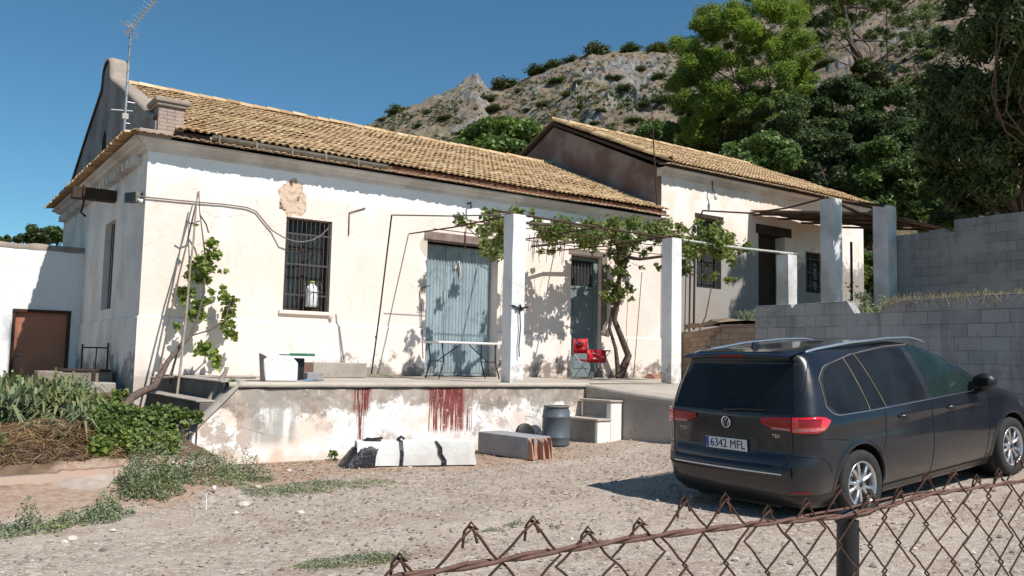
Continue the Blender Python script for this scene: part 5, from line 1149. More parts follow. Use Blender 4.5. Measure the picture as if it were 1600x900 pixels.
# tail lamps (outer part wraps the corner, inner part on the tailgate)
for s_ in (-1, 1):
    def lp(s, z, o=.012): return rear_pt(s, z, s_, o)
    sO0, sO1 = .735, 1.10
    bot = dens([(sO0, .875), (.95, .865), (1.05, .89), (1.12, .955)], 16); top = dens([(sO0, 1.005), (.95, 1.01), (1.05, .995), (1.12, .965)], 16)
    rim_ = patch(bot, top, lambda s, z: lp(s, z, .014), 8)
    for i in range(len(rim_)): rim_[i] = [lp(bot[i][0], bot[i][1], -.003)] + rim_[i] + [lp(top[i][0], top[i][1], -.003)]
    mb = MB(); mb.grid(rim_); tlm = mb.build('tail_lamp', MAT['lamp'], CAR)
    mb = MB(); mb.grid(patch(dens([(sO0+.02, .884), (1.02, .888)], 12), dens([(sO0+.02, .912), (1.04, .915)], 12), lambda s, z: lp(s, z, .0165), 4)); mb.build('clear_strip', MAT['lampw'], tlm)
    mb = MB(); mb.grid(patch(dens([(.80, .925), (.98, .925)], 8), dens([(.79, .995), (1.0, .990)], 8), lambda s, z: lp(s, z, .0160), 4)); mb.build('lamp_core', MAT['lampdk'], tlm)
    bot = dens([(.40, .945), (.5, .90), (.725, .88)], 14); top = dens([(.40, .985), (.5, .995), (.725, 1.003)], 14)
    rim_ = patch(bot, top, lambda s, z: lp(s, z, .010), 6)
    for i in range(len(rim_)): rim_[i] = [lp(bot[i][0], bot[i][1], -.003)] + rim_[i] + [lp(top[i][0], top[i][1], -.003)]
    mb = MB(); mb.grid(rim_); tlm = mb.build('tailgate_lamp', MAT['lampdk'], CAR)
    mb = MB(); mb.grid(patch(dens([(.52, .894), (.72, .886)], 10), dens([(.53, .912), (.72, .908)], 10), lambda s, z: lp(s, z, .0125), 4)); mb.build('clear_strip', MAT['lampw'], tlm)
    # tailgate shut line, bumper seam
    line([(.765, 1.55), (.79, 1.25), (.735, 1.02), (.73, .86), (.735, .70), (.70, .60)], lambda s, z: rear_pt(s, z, s_, .0008), .004, 'tailgate_gap', 'ink', CAR, 40)
    line([(.735, .665), (.95, .66), (1.10, .60), (1.16, .5)], lambda s, z: rear_pt(s, z, s_, .0008), .003, 'bumper_gap', 'ink', CAR, 30)
    # reflector and lower bumper
    mb = MB(); mb.grid(patch(dens([(.72, .335), (.88, .34)], 10), dens([(.72, .352), (.88, .354)], 10), lambda s, z: lp(s, z, .004), 4)); mb.build('reflector', MAT['lampdk'], CAR)
line([(-.70, .60), (-.6, .55), (0, .535), (.6, .55), (.70, .60)], lambda s, z: rp(s, z, .0008), .004, 'tailgate_gap', 'ink', CAR, 40)
# bumper ledge with chrome strip
mb = MB(); mb.grid([[rp(s, z, o) for z, o in ((.575, .0), (.565, .02), (.50, .028), (.47, .01))] for s in np.linspace(-.74, .74, 30)]); mb.build('bumper_step', MAT['paint'], CAR)
mb = MB(); mb.grid([[rp(s, z, o) for z, o in ((.512, .0285), (.506, .0315), (.500, .029))] for s in np.linspace(-.66, .66, 30)]); mb.build('bumper_trim', MAT['rail'], CAR)
mb = MB(); mb.grid([[rp(s, z, o) for z, o in ((.31, .005), (.28, .012), (.20, .006), (.175, -.03))] for s in np.linspace(-1.15, 1.15, 44)]); mb.build('lower_bumper', MAT['bumper'], CAR)
# plate in its recess
pz0, pz1 = .665, .775
mb = MB(); mb.grid([[rp(s, z, .0015) for z in np.linspace(.64, .80, 5)] for s in np.linspace(-.36, .36, 12)]); mb.build('plate_recess', MAT['bumper'], CAR)
ux = urz(.72)-.012
PLT = MB(); PLT.box(ux-.006, ux, -.26, .26, pz0, pz1); pt_ = PLT.build('number_plate', MAT['plate'], CAR, bevel=.003)
mb = MB(); mb.box(ux-.0085, ux-.006, .215, .257, pz0+.004, pz1-.004); mb.build('plate_band', MAT['eublue'], pt_)
def text(s, size, loc, name, mat, parent, sx=1, ext=.0012, space=1.0):
    cu = bpy.data.curves.new(name, 'FONT'); cu.body = s; cu.size = size; cu.extrude = ext; cu.align_x = 'CENTER'; cu.align_y = 'CENTER'; cu.space_character = space
    o = bpy.data.objects.new(name, cu); COL.objects.link(o)
    dg = bpy.context.evaluated_depsgraph_get(); me = bpy.data.meshes.new_from_object(o.evaluated_get(dg)); bpy.data.objects.remove(o)
    me.transform(Matrix(((0, 0, -1, loc[0]), (-sx, 0, 0, loc[1]), (0, 1, 0, loc[2]), (0, 0, 0, 1)))); me.materials.clear(); me.materials.append(MAT[mat])
    o = bpy.data.objects.new(name, me); COL.objects.link(o); o.parent = parent; return o
text('6342 MFL', .112, (ux-.008, -.02, (pz0+pz1)/2-.002), 'plate_number', 'ink', pt_, .93, .0010, 1.03)
text('E', .03, (ux-.0092, .236, pz0+.02), 'plate_country', 'plate', pt_)
text('TOURAN', .046, (urz(.83)-.001, .52, .825), 'model_badge', 'chrome', CAR, 1.2, .004, 1.15).data.transform(Matrix.Translation((.022, 0, 0)))
text('2.0 TDI', .046, (urz(.83)-.001, -.52, .83), 'engine_badge', 'chrome', CAR, 1.1, .004, 1.1).data.transform(Matrix.Translation((.022, 0, 0)))
# round emblem
ez, eu, er = .925, urz(.925)-.012, .052
mb = MB(); mb.tube([(eu, er*math.cos(t), ez+er*math.sin(t)) for t in np.linspace(0, 2*math.pi, 37)], .006, 6, cap=False)
k_ = er*.95
def em(a, b): return (eu-.002, -a*k_, ez+b*k_)
mb.tube([em(-.32, .88), em(0, .15), em(.32, .88)], .0055, 6); mb.tube([em(-.80, .50), em(-.36, -.80), em(0, -.02), em(.36, -.80), em(.80, .50)], .0055, 6); mb.build('emblem', MAT['chrome'], CAR)
mb = MB(); mb.lathe([(0, 0), (er, 0), (er, .006)], (eu+.003, 0, ez), 28, 'x'); mb.build('emblem_disc', MAT['black'], CAR)
# wiper, wiper pivot, antenna fin
mb = MB(); mb.tube([rp(-.02, 1.045, .02), rp(-.2, 1.06, .025), rp(-.42, 1.055, .015)], [.016, .011, .006], 6); mb.lathe([(0, 0), (.02, 0), (.02, -.03), (0, -.03)], (urz(1.04), .0, 1.045), 12, 'x'); mb.tube([rp(-.08, 1.052, .01), rp(-.45, 1.06, .01)], .006, 5); mb.build('rear_wiper', MAT['black'], CAR)
mb = MB(); mb.prism([(-.20, 1.605), (-.36, 1.60), (-.325, 1.66), (-.30, 1.665)], lambda a, z: (a, -.018, z), lambda a, z: (a, .018, z)); mb.build('roof_antenna_fin', MAT['black'], CAR, bevel=.006)
mb = MB(); mb.tube([(-.74, .45, .16), (-.86, .45, .16)], .03, 10); mb.build('exhaust', MAT['zinc'], CAR)
mb = MB(); mb.box(.45, 2.3, -.75, .75, .165, .19); mb.box(-.7, .45, -.5, .5, .165, .2); mb.build('underside', MAT['black'], CAR)
# ================================================================ foliage
def unit(n):
    v = RNG.normal(size=(n, 3)); return v/np.linalg.norm(v, axis=1, keepdims=True)
def leaves(cent, size, name, mat, parent=None, aspect=1.6, upbias=.3, fold=.18, jit=.4, droop=0):
    """one small folded leaf (6 verts, 2 quads) per centre"""
    n = len(cent); nrm = unit(n); nrm[:, 2] = np.abs(nrm[:, 2])+upbias; nrm /= np.linalg.norm(nrm, axis=1, keepdims=True)
    t = unit(n); t[:, 2] -= droop; t -= (t*nrm).sum(1)[:, None]*nrm; t /= np.linalg.norm(t, axis=1, keepdims=True)
    b = np.cross(nrm, t); s = (size*(1+jit*(RNG.random(n)-.5)*2))[:, None] if np.ndim(size) == 0 else (size*(1+jit*(RNG.random(n)-.5)*2))[:, None]
    L = t*s*.5; W = b*s*.5/aspect; U = nrm*s*fold
    # base, tip, midrib edges: two quads sharing the midrib
    v = np.stack([cent-L, cent-L*.2+W+U, cent+L, cent-L*.2-W+U, cent+L*.05], 1)   # 0 base 1 right 2 tip 3 left 4 mid
    V = v.reshape(-1, 3); o = (np.arange(n)*5)[:, None]
    F = np.concatenate([o+np.array([[0, 1, 2, 4]]), o+np.array([[0, 4, 2, 3]])])
    return fastmesh(name, V, F, mat, parent)
def blades(cent, h, w_, name, mat, parent=None, lean=.5, curl=.5):
    n = len(cent); a = RNG.random(n)*2*np.pi; d_ = np.stack([np.cos(a), np.sin(a), np.zeros(n)], 1); sd = np.stack([-np.sin(a), np.cos(a), np.zeros(n)], 1)
    H = (h*(.6+.7*RNG.random(n)))[:, None]; ln = (lean*RNG.random(n))[:, None]; W = w_*(.7+.6*RNG.random(n))[:, None]; up = np.array([[0, 0, 1.]])
    p0 = cent; p1 = cent + up*H*.5 + d_*H*ln*.25; p2 = cent + up*H*(.95-curl*ln*.4) + d_*H*ln*.75; p3 = cent + up*H*(1.0-curl*ln) + d_*H*ln*1.25
    V = np.stack([p0-sd*W, p0+sd*W, p1-sd*W, p1+sd*W, p2-sd*W*.7, p2+sd*W*.7, p3-sd*W*.1, p3+sd*W*.1], 1).reshape(-1, 3); o = (np.arange(n)*8)[:, None]
    F = np.concatenate([o+np.array([q]) for q in ([0, 1, 3, 2], [2, 3, 5, 4], [4, 5, 7, 6])]); return fastmesh(name, V, F, mat, parent)
def clump_pts(clumps, per, shell=.55, squash=1.0):
    out = []
    for (c, r) in clumps:
        n = max(4, int(per*r*r)); d_ = unit(n); rr = (shell + (1-shell)*RNG.random(n))[:, None]*r*(.85+.3*RNG.random(n))[:, None]
        p = d_*rr; p[:, 2] *= squash; out.append(np.array(c)[None] + p)
    return np.concatenate(out)
def crown_clumps(c, R, n, rmin, rmax, hz=1.0, seed=0, hollow=.45):
    rs = np.random.default_rng(seed); out = []
    for k in range(n):
        d_ = rs.normal(size=3); d_ /= np.linalg.norm(d_); q = (hollow+(1-hollow)*rs.random()**.6); p = np.array(c) + d_*q*np.array([R, R, R*hz]) 
        out.append((p, rmin+(rmax-rmin)*rs.random()))
    return out
def limb(mb, a, b, r0, r1, wob=.06, n=7):
    a, b = Vector(a), Vector(b); L = (b-a).length; P = []; R = []
    for k in range(n):
        t = k/(n-1); q = a.lerp(b, t); q += Vector((mn.noise(q*.7+Vector((3, 0, 0))), mn.noise(q*.7+Vector((0, 4, 0))), .3*mn.noise(q*.7)))*L*wob*math.sin(math.pi*t)*2
        P.append(q); R.append(r0*(1-t)+r1*t)
    mb.tube(P, R, 7)
def tree(name, label, cat, base, crown_c, R, kind, nl, leaf, seed, hz=.9, ncl=40, trunk_r=.2, bark='pbark', group=None, rr=(.22, .38), aspect=1.6, droop=0, limbs=9, per=None, shell=.5, extra=None, lean_mid=None):
    T = thing(name, label, cat, tuple(base), group=group); B = Vector(base)
    cl = crown_clumps(Vector(crown_c)-B, R, ncl, R*rr[0], R*rr[1], hz, seed)
    if extra: cl += [(np.array(Vector(p)-B), r) for p, r in extra]
    tot = sum(r*r for _, r in cl); pts = clump_pts(cl, nl/tot, shell, .75)
    leaves(pts, leaf, 'crown', G[kind], T, aspect=aspect, droop=droop)
    mb = MB(); cc = Vector(crown_c)-B; mid = lean_mid-B if lean_mid else cc*.45
    limb(mb, (0, 0, -.6), mid, trunk_r, trunk_r*.7, .02); limb(mb, mid, cc, trunk_r*.7, trunk_r*.3, .05)
    rs = np.random.default_rng(seed+5)
    for k in rs.permutation(len(cl))[:limbs]:
        s = mid.lerp(cc, rs.random()*.8); limb(mb, s, Vector(cl[k][0]), trunk_r*.32, trunk_r*.06, .10)
    mb.build('trunk', MAT[bark], T); return T
def hz_at(px, d): return hill_z(px, d)
def tpos(px, py, d):
    p = atd(px, py, d); hpx = px; zb = hz_at(px, d); return p, Vector((p.x, p.y, zb if d > 26 else 2.3))

# pines on the slope
def pine(px, py, rpx, d, label, kind, nl, seed, ncl=34, hz=.95, leaf=.34, trunk_r=.17, dpx=0, extra=None, rr=(.20, .34), base_d=None, group=None):
    p, b = tpos(px, py, d); b = Vector((b.x, b.y, b.z))
    if dpx:
        q = atd(px+dpx, py, d); b = Vector((q.x, q.y, hz_at(px+dpx, d)))
    return tree('pine_tree', label, 'tree', b, p, rpx*d/FPX, kind, nl, leaf, seed, hz, ncl, trunk_r, 'pbark', group, rr, aspect=5, limbs=14, shell=.25, extra=extra)
pine(1160, 118, 112, 42, 'broad bright yellow green pine at the left edge of the wooded slope', 'pine', 120000, 3, ncl=190, hz=1.2, leaf=.19, dpx=60, rr=(.08, .20), extra=[(atd(1240, 20, 42), .9), (atd(1200, -10, 42), 1.1), (atd(1110, 40, 42), .8), (atd(1090, 110, 42), .9), (atd(1120, 210, 42), .8), (atd(1230, 150, 42), .8)])
# open pine with a leaning trunk
pb = atd(1395, 220, 44); PB = Vector((pb.x, pb.y, hz_at(1395, 44)-.5)); PC = atd(1330, -20, 44)
ex = [(atd(x, y, 44+random.uniform(-1.5, 1.5)), r*44/FPX) for x, y, r in ((1290, 10, 34), (1300, 50, 26), (1340, 5, 40), (1390, 20, 38), (1430, 10, 40), (1440, 55, 26), (1400, 70, 24), (1365, 100, 20), (1270, 70, 22), (1410, 120, 16), (1260, 30, 26), (1340, -40, 60), (1410, -40, 50), (1280, -30, 50), (1370, 60, 20))]
T = thing('pine_tree', 'open pine with a bare leaning trunk and thin crown above the dark oaks', 'tree', PB)
sub_ = []
for p, r in ex:
    for q in range(9): v = RNG.normal(size=3); v /= np.linalg.norm(v); sub_.append((np.array(p-PB)+v*r*.85*np.array([1, 1, .7]), r*(.22+.25*RNG.random())))
pts = clump_pts(sub_, 26000/sum(r*r for _, r in sub_), .1, .7); leaves(pts, .21, 'crown', G['pine2'], T, aspect=5)
mb = MB(); tr = [PB, atd(1368, 155, 44), atd(1345, 110, 44), atd(1328, 60, 44), atd(1318, 10, 44), atd(1310, -40, 44)]; tr = [p-PB for p in tr]
mb.tube(tr, [.26, .22, .18, .14, .10, .06], 8)
for i, (p, r) in enumerate(ex): limb(mb, tr[1+i % 4], p-PB, .06, .015, .12)
for a, b in (((1345, 110), (1290, 130)), ((1350, 125), (1400, 95)), ((1330, 70), (1285, 85)), ((1365, 150), (1320, 170))): limb(mb, atd(*a, 44)-PB, atd(*b, 44)-PB, .05, .012, .1)
mb.build('trunk', MAT['pbark'], T)
pb = atd(1450, 110, 52)
pine(1452, 75, 26, 52, 'small thin pine high on the slope between the open pine and the big leafy tree', 'pine2', 5000, 12, ncl=12, leaf=.26, trunk_r=.10)
pine(1205, 175, 42, 39, 'small pale pine below the bright pine', 'pine2', 12000, 21, ncl=22, leaf=.26, hz=1.1, trunk_r=.09)
# evergreen oaks and bushy trees making the dark band
band = [ # px,py,rpx,d,kind,leaf,label
 (1245, 215, 62, 37, 'dark', 'dense dark evergreen oak just right of the pale fig crown'),
 (1320, 175, 52, 40, 'dark', 'dark evergreen oak at the foot of the leaning pine trunk'),
 (1385, 205, 60, 37, 'dark', 'tall dark oak between the pine trunk and the big leafy tree'),
 (1165, 220, 40, 41, 'scrub', 'grey green low tree on the slope behind the second roof'),
 (1300, 262, 62, 33, 'dark', 'deep green oak directly above the canopy'),
 (1390, 285, 62, 31, 'mid', 'mid green bushy tree above the far canopy post'),
 (1455, 250, 60, 33, 'dark', 'dark oak crown tucked behind the big leafy tree'),
 (1445, 160, 44, 38, 'scrub', 'dull green tree high behind the big leafy tree'),
 (1100, 205, 38, 44, 'scrub', 'grey green scrub tree below the bright pine'),
 (1350, 130, 34, 43, 'scrub', 'small dull tree half way up beside the leaning trunk'),
 (1475, 330, 48, 27, 'mid', 'leafy shrub tree rising over the upper block wall'),
 (1360, 350, 40, 29, 'mid', 'green bush seen under the canopy between its posts'),
 (1358, 430, 34, 27, 'bright', 'bright leafy bush in the gap beside the upper house end wall'),
]
for i, (px, py, rp_, d, kd, lb) in enumerate(band):
    p, b = tpos(px, py, d); b.z = min(b.z, p.z - rp_*d/FPX*.7)
    tree('oak_tree' if kd in ('dark', 'scrub') else 'bushy_tree', lb, 'tree', b, p, rp_*d/FPX, kd, 15000, .17 if kd != 'scrub' else .16, 40+i, .95, 34, .12, 'bark', 'trees of the wooded slope', (.24, .40))
def fig(px, py, rx, d, lb, seed, hz=.6, nl=9000):
    p, b = tpos(px, py, d); b.z = min(b.z, p.z-1.5); tree('fig_tree', lb, 'tree', b, p, rx*d/FPX, 'fig', nl, .19, seed, hz, 34, .10, 'bark', None, (.22, .36), aspect=1.3)
fig(1178, 252, 60, 31, 'pale green spreading fig tree rising behind the upper house roof', 61, .5)
fig(785, 232, 66, 34, 'round light green fig tree between the two roofs', 62, .62, 14000)
fig(1030, 215, 40, 48, 'light green bush at the hill foot above the upper roof', 63, .5, 6000)

# big leafy tree at the right edge
D0 = 19.5; BT = Vector((18.2, -5.2, 2.3)); cl = []
spots = [(1578, 10, 36, 15.8), (1610, -50, 60, 15.5), (1640, 40, 60, 16), (1680, 10, 70, 16.5), (1600, 60, 30, 16.3), (1700, 90, 90, 16.5), (1500, 200, 60, 20), (1560, 120, 90, 19), (1600, 40, 90, 18.5), (1540, 20, 60, 19.5), (1500, 60, 34, 20), (1530, 260, 70, 20), (1600, 230, 90, 19), (1480, 150, 34, 20.5), (1580, 300, 60, 20.5), (1650, 120, 110, 18), (1660, 0, 110, 18), (1620, -60, 100, 18.5), (1470, 110, 22, 20), (1460, 135, 20, 20), (1520, -20, 44, 19), (1475, 215, 26, 20), (1510, 305, 40, 21), (1452, 270, 26, 21.5), (1490, 275, 36, 21), (1700, 60, 120, 17.5), (1720, -80, 120, 17), (1560, 190, 60, 19.5), (1545, 330, 40, 21), (1600, 320, 60, 20.5), (1470, 200, 50, 21.5), (1500, 130, 50, 21), (1560, 240, 60, 21.5), (1520, 290, 50, 22), (1590, 180, 80, 21), (1480, 320, 34, 21.5)]
rs = np.random.default_rng(3)
for (px, py, r, d) in spots:
    c = atd(px, py, d); R_ = r*d/FPX
    for k in range(7):
        v = rs.normal(size=3); v /= np.linalg.norm(v); cl.append((np.array(c-BT)+v*R_*.75, R_*(.28+.2*rs.random())))
T = thing('leafy_tree', 'large dark glossy leaved tree filling the right edge over the upper block wall', 'tree', BT)
pts = clump_pts(cl, 115000/sum(r*r for _, r in cl), .2, .9); leaves(pts, .17, 'crown', G['big'], T, aspect=2.9, upbias=.15, droop=1.0, fold=.10)
mb = MB(); fork = Vector((.2, .2, 2.6)); limb(mb, (0, 0, -.4), fork, .22, .14, .03)
for k in range(0, len(spots)): limb(mb, fork, atd(spots[k][0], spots[k][1], spots[k][3])-BT, .055 if spots[k][3] > 17 else .03, .012, .10)
mb.build('trunk', MAT['bark'], T)

# distant trees over the courtyard wall
for i, (px, py, r, d, kd) in enumerate([(60, 368, 22, 60, 'dark'), (90, 366, 16, 58, 'mid'), (36, 374, 12, 60, 'dark'), (8, 374, 9, 62, 'mid')]):
    p = atd(px, py, d); b = Vector((p.x, p.y, p.z-3.5)); tree('distant_tree', ['rounded dark tree top over the courtyard wall, largest of its row', 'tree top over the courtyard wall next to the farmhouse corner', 'small dark tree top left of the rounded one', 'tiny tree top at the left edge over the courtyard wall'][i], 'tree', b, p, r*d/FPX, kd, 4000, .16, 80+i, .7, 16, .1, 'bark', None, (.3, .45))

# bushes on the rocky hill: one kind, copied
from mathutils.bvhtree import BVHTree
_a, _b = HP.shape[:2]; HV = HP[:, ::-1].reshape(-1, 3)
BV = BVHTree.FromPolygons([tuple(v) for v in HV.tolist()], [(i*_b+j, (i+1)*_b+j, (i+1)*_b+j+1, i*_b+j+1) for i in range(_a-1) for j in range(_b-1)])
def hcast(px, py):
    d_ = Vector(ray(px, py)).normalized(); h = BV.ray_cast(Vector(CAM)+d_*28, d_, 260); return h[0]
def skyline(px, py):
    q = py - 30
    while q < 600:
        h = hcast(px, q)
        if h is not None: return hcast(px, q+2) or h
        q += 1
protos = []
for k in range(4):
    B = thing('hill_bush', 'dark green scrub bush on the open rocky hillside', 'bush', (0, 0, 0), group='bushes on the rocky hill')
    cl = crown_clumps((0, 0, .10), .62, 26, .26, .42, .55, 100+k, .0); pts = clump_pts(cl, 2600/sum(r*r for _, r in cl), .3, .8); leaves(pts, .11, 'foliage', G['scrub' if k != 2 else 'dark'], B, aspect=1.5)
    mb = MB(); 
    for q in range(5): limb(mb, (0, 0, -.5), tuple(cl[q][0]), .05, .015, .1, 4)
    mb.build('stem', MAT['bark'], B); protos.append(B)
sil = [(622, 158, 17, 'flat dark bush on the skyline at the left shoulder of the hill'), (792, 130, 22, 'rounded bush on the skyline just right of the pointed crag'), (842, 108, 20, 'wide dark bush cluster on the skyline in the middle of the ridge'), (866, 103, 13, 'small pale skyline bush beside the wide dark cluster'), (893, 102, 13, 'small skyline bush between the wide cluster and the round bright one'), (935, 78, 20, 'round bright green bush standing alone on the ridge'), (985, 80, 18, 'low flat bush on the ridge left of the grey round one'), (1028, 72, 17, 'round grey green bush on the ridge next to the tall pine'), (548, 203, 8, 'tiny bush where the ridge meets the farmhouse roof'), (560, 196, 8, 'small bush on the ridge above the farmhouse roof edge')]
rest = [(770, 165, 18), (780, 185, 18), (760, 150, 14), (755, 200, 12), (870, 122, 16), (905, 128, 12), (850, 160, 12), (885, 145, 10), (1030, 115, 16), (1000, 105, 10), (960, 118, 12), (975, 135, 13), (1035, 150, 18), (1060, 170, 16), (1050, 200, 18), (1010, 160, 12), (640, 210, 13), (680, 220, 10), (700, 182, 12), (600, 185, 8), (670, 172, 8), (720, 205, 9), (615, 172, 7), (890, 200, 14), (930, 190, 10), (835, 195, 10), (1085, 150, 18), (1080, 190, 18), (1090, 225, 16), (940, 170, 9), (990, 185, 14), (1020, 190, 14), (1490, 20, 18), (1470, 60, 14), (1520, 60, 14), (1235, 75, 16), (1260, 110, 16), (1290, 95, 16), (1245, 150, 20), (1290, 150, 18), (1430, 140, 16), (1060, 235, 14), (905, 165, 9), (812, 140, 9), (655, 195, 7), (585, 200, 7), (745, 225, 12), (825, 170, 8)]
first = {}
for i, s in enumerate(sil + [(a, b, c, None) for a, b, c in rest]):
    k = i % 4; src = protos[k]
    if k not in first: o = src; first[k] = 1
    else: o = copy_tree(src)
    if s[3]:
        d = 103; p = skyline(s[0], s[1]); d = proj(p)[2]
    else: p = hcast(s[0], s[1]+s[2]*.4); p = p if p is not None else skyline(s[0], s[1]); d = proj(p)[2]
    q = s[2]*d/FPX/.75; o.location = p; o.scale = (q*random.uniform(1.1, 1.6), q*random.uniform(.9, 1.3), q*random.uniform(.5, .85)) if not s[3] else (q*1.25, q*1.15, q*random.uniform(.75, 1.0)); o.rotation_euler = (0, 0, i*1.7)
    if s[3]: o['label'] = s[3]
    else: o['label'] = 'small scrub bush on the left shoulder of the hill below the skyline' if s[0] < 730 else ('scrub bush in the gully right of the pointed crag' if s[0] < 830 else ('dark scrub bush on the rock face in the middle of the hill' if s[0] < 1120 else 'scrub bush high on the slope among the pines'))
# small scrub and dry tussocks all over the slope
P = []; rs = np.random.default_rng(9)
for k in range(3600):
    px = rs.uniform(545, 1540); yy = rs.uniform(ridge(px), 270)
    h = hcast(px, yy)
    if h is None: continue
    if fbm(h.x*.09, h.y*.09, 3, 3) < -.12: continue
    r = .12 + .40*rs.random()**2; m = int(10+60*r); v = rs.normal(size=(m, 3)); v /= np.linalg.norm(v, axis=1, keepdims=True); v *= r*(.4+.6*rs.random((m, 1))); v[:, 2] = np.abs(v[:, 2])*.8; P.append(v+np.array(h))
tag(leaves(np.concatenate(P), .17, 'hill_scrub', G['scrub'], None, aspect=1.6), 'low scrub and tussocks dotted over the rocky hillside', kind='stuff')

# ---------------------------------------------------------------- grapevine on the pergola
gv0 = Vector((9.82, -.42, 1.05)); GV = thing('grapevine', 'old grapevine with twisted trunk trained over the pergola in front of the facade', 'vine', gv0)
mb = MB()
def L3(*pts, r): 
    P = [Vector(p) for p in pts]; mb.tube(P, r, 9)
tp = [gv0, at(982, 556, Y=-.45), at(972, 530, Y=-.45), at(960, 500, Y=-.45), at(965, 470, Y=-.5), at(968, 430, Y=-.55), at(966, 390, Y=-.7), at(960, 365, Y=-1.0)]
L3(*[p-gv0 for p in tp], r=[.11, .08, .07, .06, .055, .05, .045, .035])
tp2 = [gv0+Vector((-.02, 0, .1)), at(962, 545, Y=-.40), at(952, 512, Y=-.38), at(957, 480, Y=-.42)]
L3(*[p-gv0 for p in tp2], r=[.06, .04, .036, .03])
arms = [((960, 365, -1.0), (900, 352, -1.6), (840, 350, -2.4), (790, 345, -3.2)), ((966, 390, -.7), (1000, 375, -1.4), (1045, 370, -2.4), (1100, 372, -3.2), (1160, 392, -3.5)), ((960, 365, -1), (930, 372, -.6), (880, 380, -.5), (830, 385, -.6)), ((966, 400, -.6), (1000, 405, -1.0), (1040, 400, -1.6), (1075, 410, -2.4))]
for a in arms: L3(*[at(x, y, Y=yy)-gv0 for x, y, yy in a], r=[.05, .035, .03, .02, .012][:len(a)])
mb.build('trunk', MAT['bark'], GV)
def boxcl(x0, x1, y0, y1, Ya, Yb, n, r0, r1, seed):
    rs = np.random.default_rng(seed); out = []
    for k in range(n):
        x = x0+(x1-x0)*rs.random(); y = y0+(y1-y0)*rs.random(); Y = Ya+(Yb-Ya)*rs.random(); out.append((np.array(at(x, y, Y=Y)-gv0), r0+(r1-r0)*rs.random()))
    return out
cl = boxcl(752, 792, 335, 398, -3.0, -1.2, 16, .10, .20, 1) + boxcl(700, 780, 335, 360, -1.6, -.7, 7, .10, .16, 21) + boxcl(790, 832, 322, 335, -3.3, -2.8, 5, .06, .12, 2)
cl += boxcl(862, 1040, 346, 376, -2.6, -.5, 46, .12, .23, 3) + boxcl(815, 880, 346, 372, -2.4, -1, 12, .08, .15, 4) + boxcl(905, 1010, 375, 400, -1.2, -.4, 14, .10, .2, 14)
cl += boxcl(945, 982, 385, 470, -.75, -.45, 20, .10, .17, 5) + boxcl(1050, 1140, 362, 400, -3.6, -2.4, 26, .12, .24, 6) + boxcl(1048, 1075, 395, 430, -3.2, -2.4, 7, .10, .16, 7)
cl += boxcl(1130, 1172, 375, 410, -3.6, -3.0, 8, .08, .14, 8) + boxcl(1100, 1150, 395, 442, -3.4, -3.0, 7, .05, .10, 9) + boxcl(1050, 1130, 345, 362, -3.4, -2.6, 6, .06, .12, 10) + boxcl(985, 1000, 440, 470, -.6, -.5, 2, .08, .1, 11) + boxcl(1000, 1030, 385, 420, -1.6, -.9, 5, .06, .11, 13) + boxcl(820, 900, 365, 395, -.9, -.4, 6, .05, .10, 15)
pts = clump_pts(cl, 10500/sum(r*r for _, r in cl), .2, .9); leaves(pts, .085, 'leaves', G['vine'], GV, aspect=1.15, droop=.7, fold=.2)
mb = MB()
for k in range(46):
    x = random.uniform(822, 885); y = random.uniform(362, 385); p = at(x, y, Y=random.uniform(-1.2, -.5))-gv0; mb.tube([p, p+Vector((random.uniform(-.06, .06), 0, -random.uniform(.1, .45)))], .006, 4, cap=False)
for k in range(60):
    c, r = random.choice(cl); v = Vector(c); mb.tube([v, v+Vector((random.uniform(-.3, .3), random.uniform(-.3, .3), random.uniform(-.1, .25)))], .005, 4, cap=False)
mb.build('dry_tendrils', MAT['bark'], GV)['kind'] = 'stuff'

# young vine at the left
v0 = at(186, 645, Y=-2.4); v0.z = .55; LV = thing('young_vine', 'climbing vine with bright leaves on poles against the left end of the facade', 'vine', v0)
mb = MB(); st = [v0, at(205, 622, Y=-2.2), at(222, 612, Y=-2.0), at(240, 605, Y=-1.8), at(252, 585, Y=-1.6), at(262, 565, Y=-1.3), at(278, 545, Y=-1.1), at(298, 525, Y=-.9), at(308, 500, Y=-.7), at(318, 460, Y=-.55), at(322, 410, Y=-.4), at(312, 330, Y=-.3), at(311, 302, Y=-.25)]
mb.tube([p-v0 for p in st], [.06, .055, .055, .05, .045, .04, .032, .026, .022, .018, .014, .008, .006], 9)
for a in (((298, 525, -.9), (330, 515, -.7), (352, 500, -.6), (360, 470, -.5)), ((262, 565, -1.3), (248, 590, -1.3), (240, 600, -1.3)), ((318, 440, -.5), (300, 420, -.45), (296, 400, -.4)), ((312, 345, -.3), (298, 350, -.3), (290, 345, -.3)), ((312, 335, -.3), (322, 350, -.3), (326, 364, -.3)), ((278, 545, -1.1), (265, 600, -1.1)), ((320, 400, -.4), (334, 380, -.4))):
    mb.tube([at(x, y, Y=yy)-v0 for x, y, yy in a], .012, 6)
mb.build('stem', MAT['bark'], LV)
spots = [(330, 380, 9), (338, 398, 9), (326, 402, 11), (312, 405, 8), (302, 415, 10), (318, 420, 12), (330, 418, 9), (296, 432, 9), (310, 436, 10), (324, 438, 8), (286, 455, 11), (298, 458, 9), (290, 470, 8), (310, 478, 12), (322, 470, 8), (300, 492, 10), (316, 494, 9), (330, 455, 6), (350, 465, 10), (358, 472, 10), (366, 470, 7), (356, 490, 12), (350, 505, 9), (362, 505, 8), (356, 520, 9), (366, 526, 8), (348, 450, 6), (316, 548, 13), (324, 540, 7), (338, 562, 9), (340, 572, 7), (334, 550, 6), (276, 510, 7), (344, 424, 4), (352, 424, 4), (305, 352, 3)]
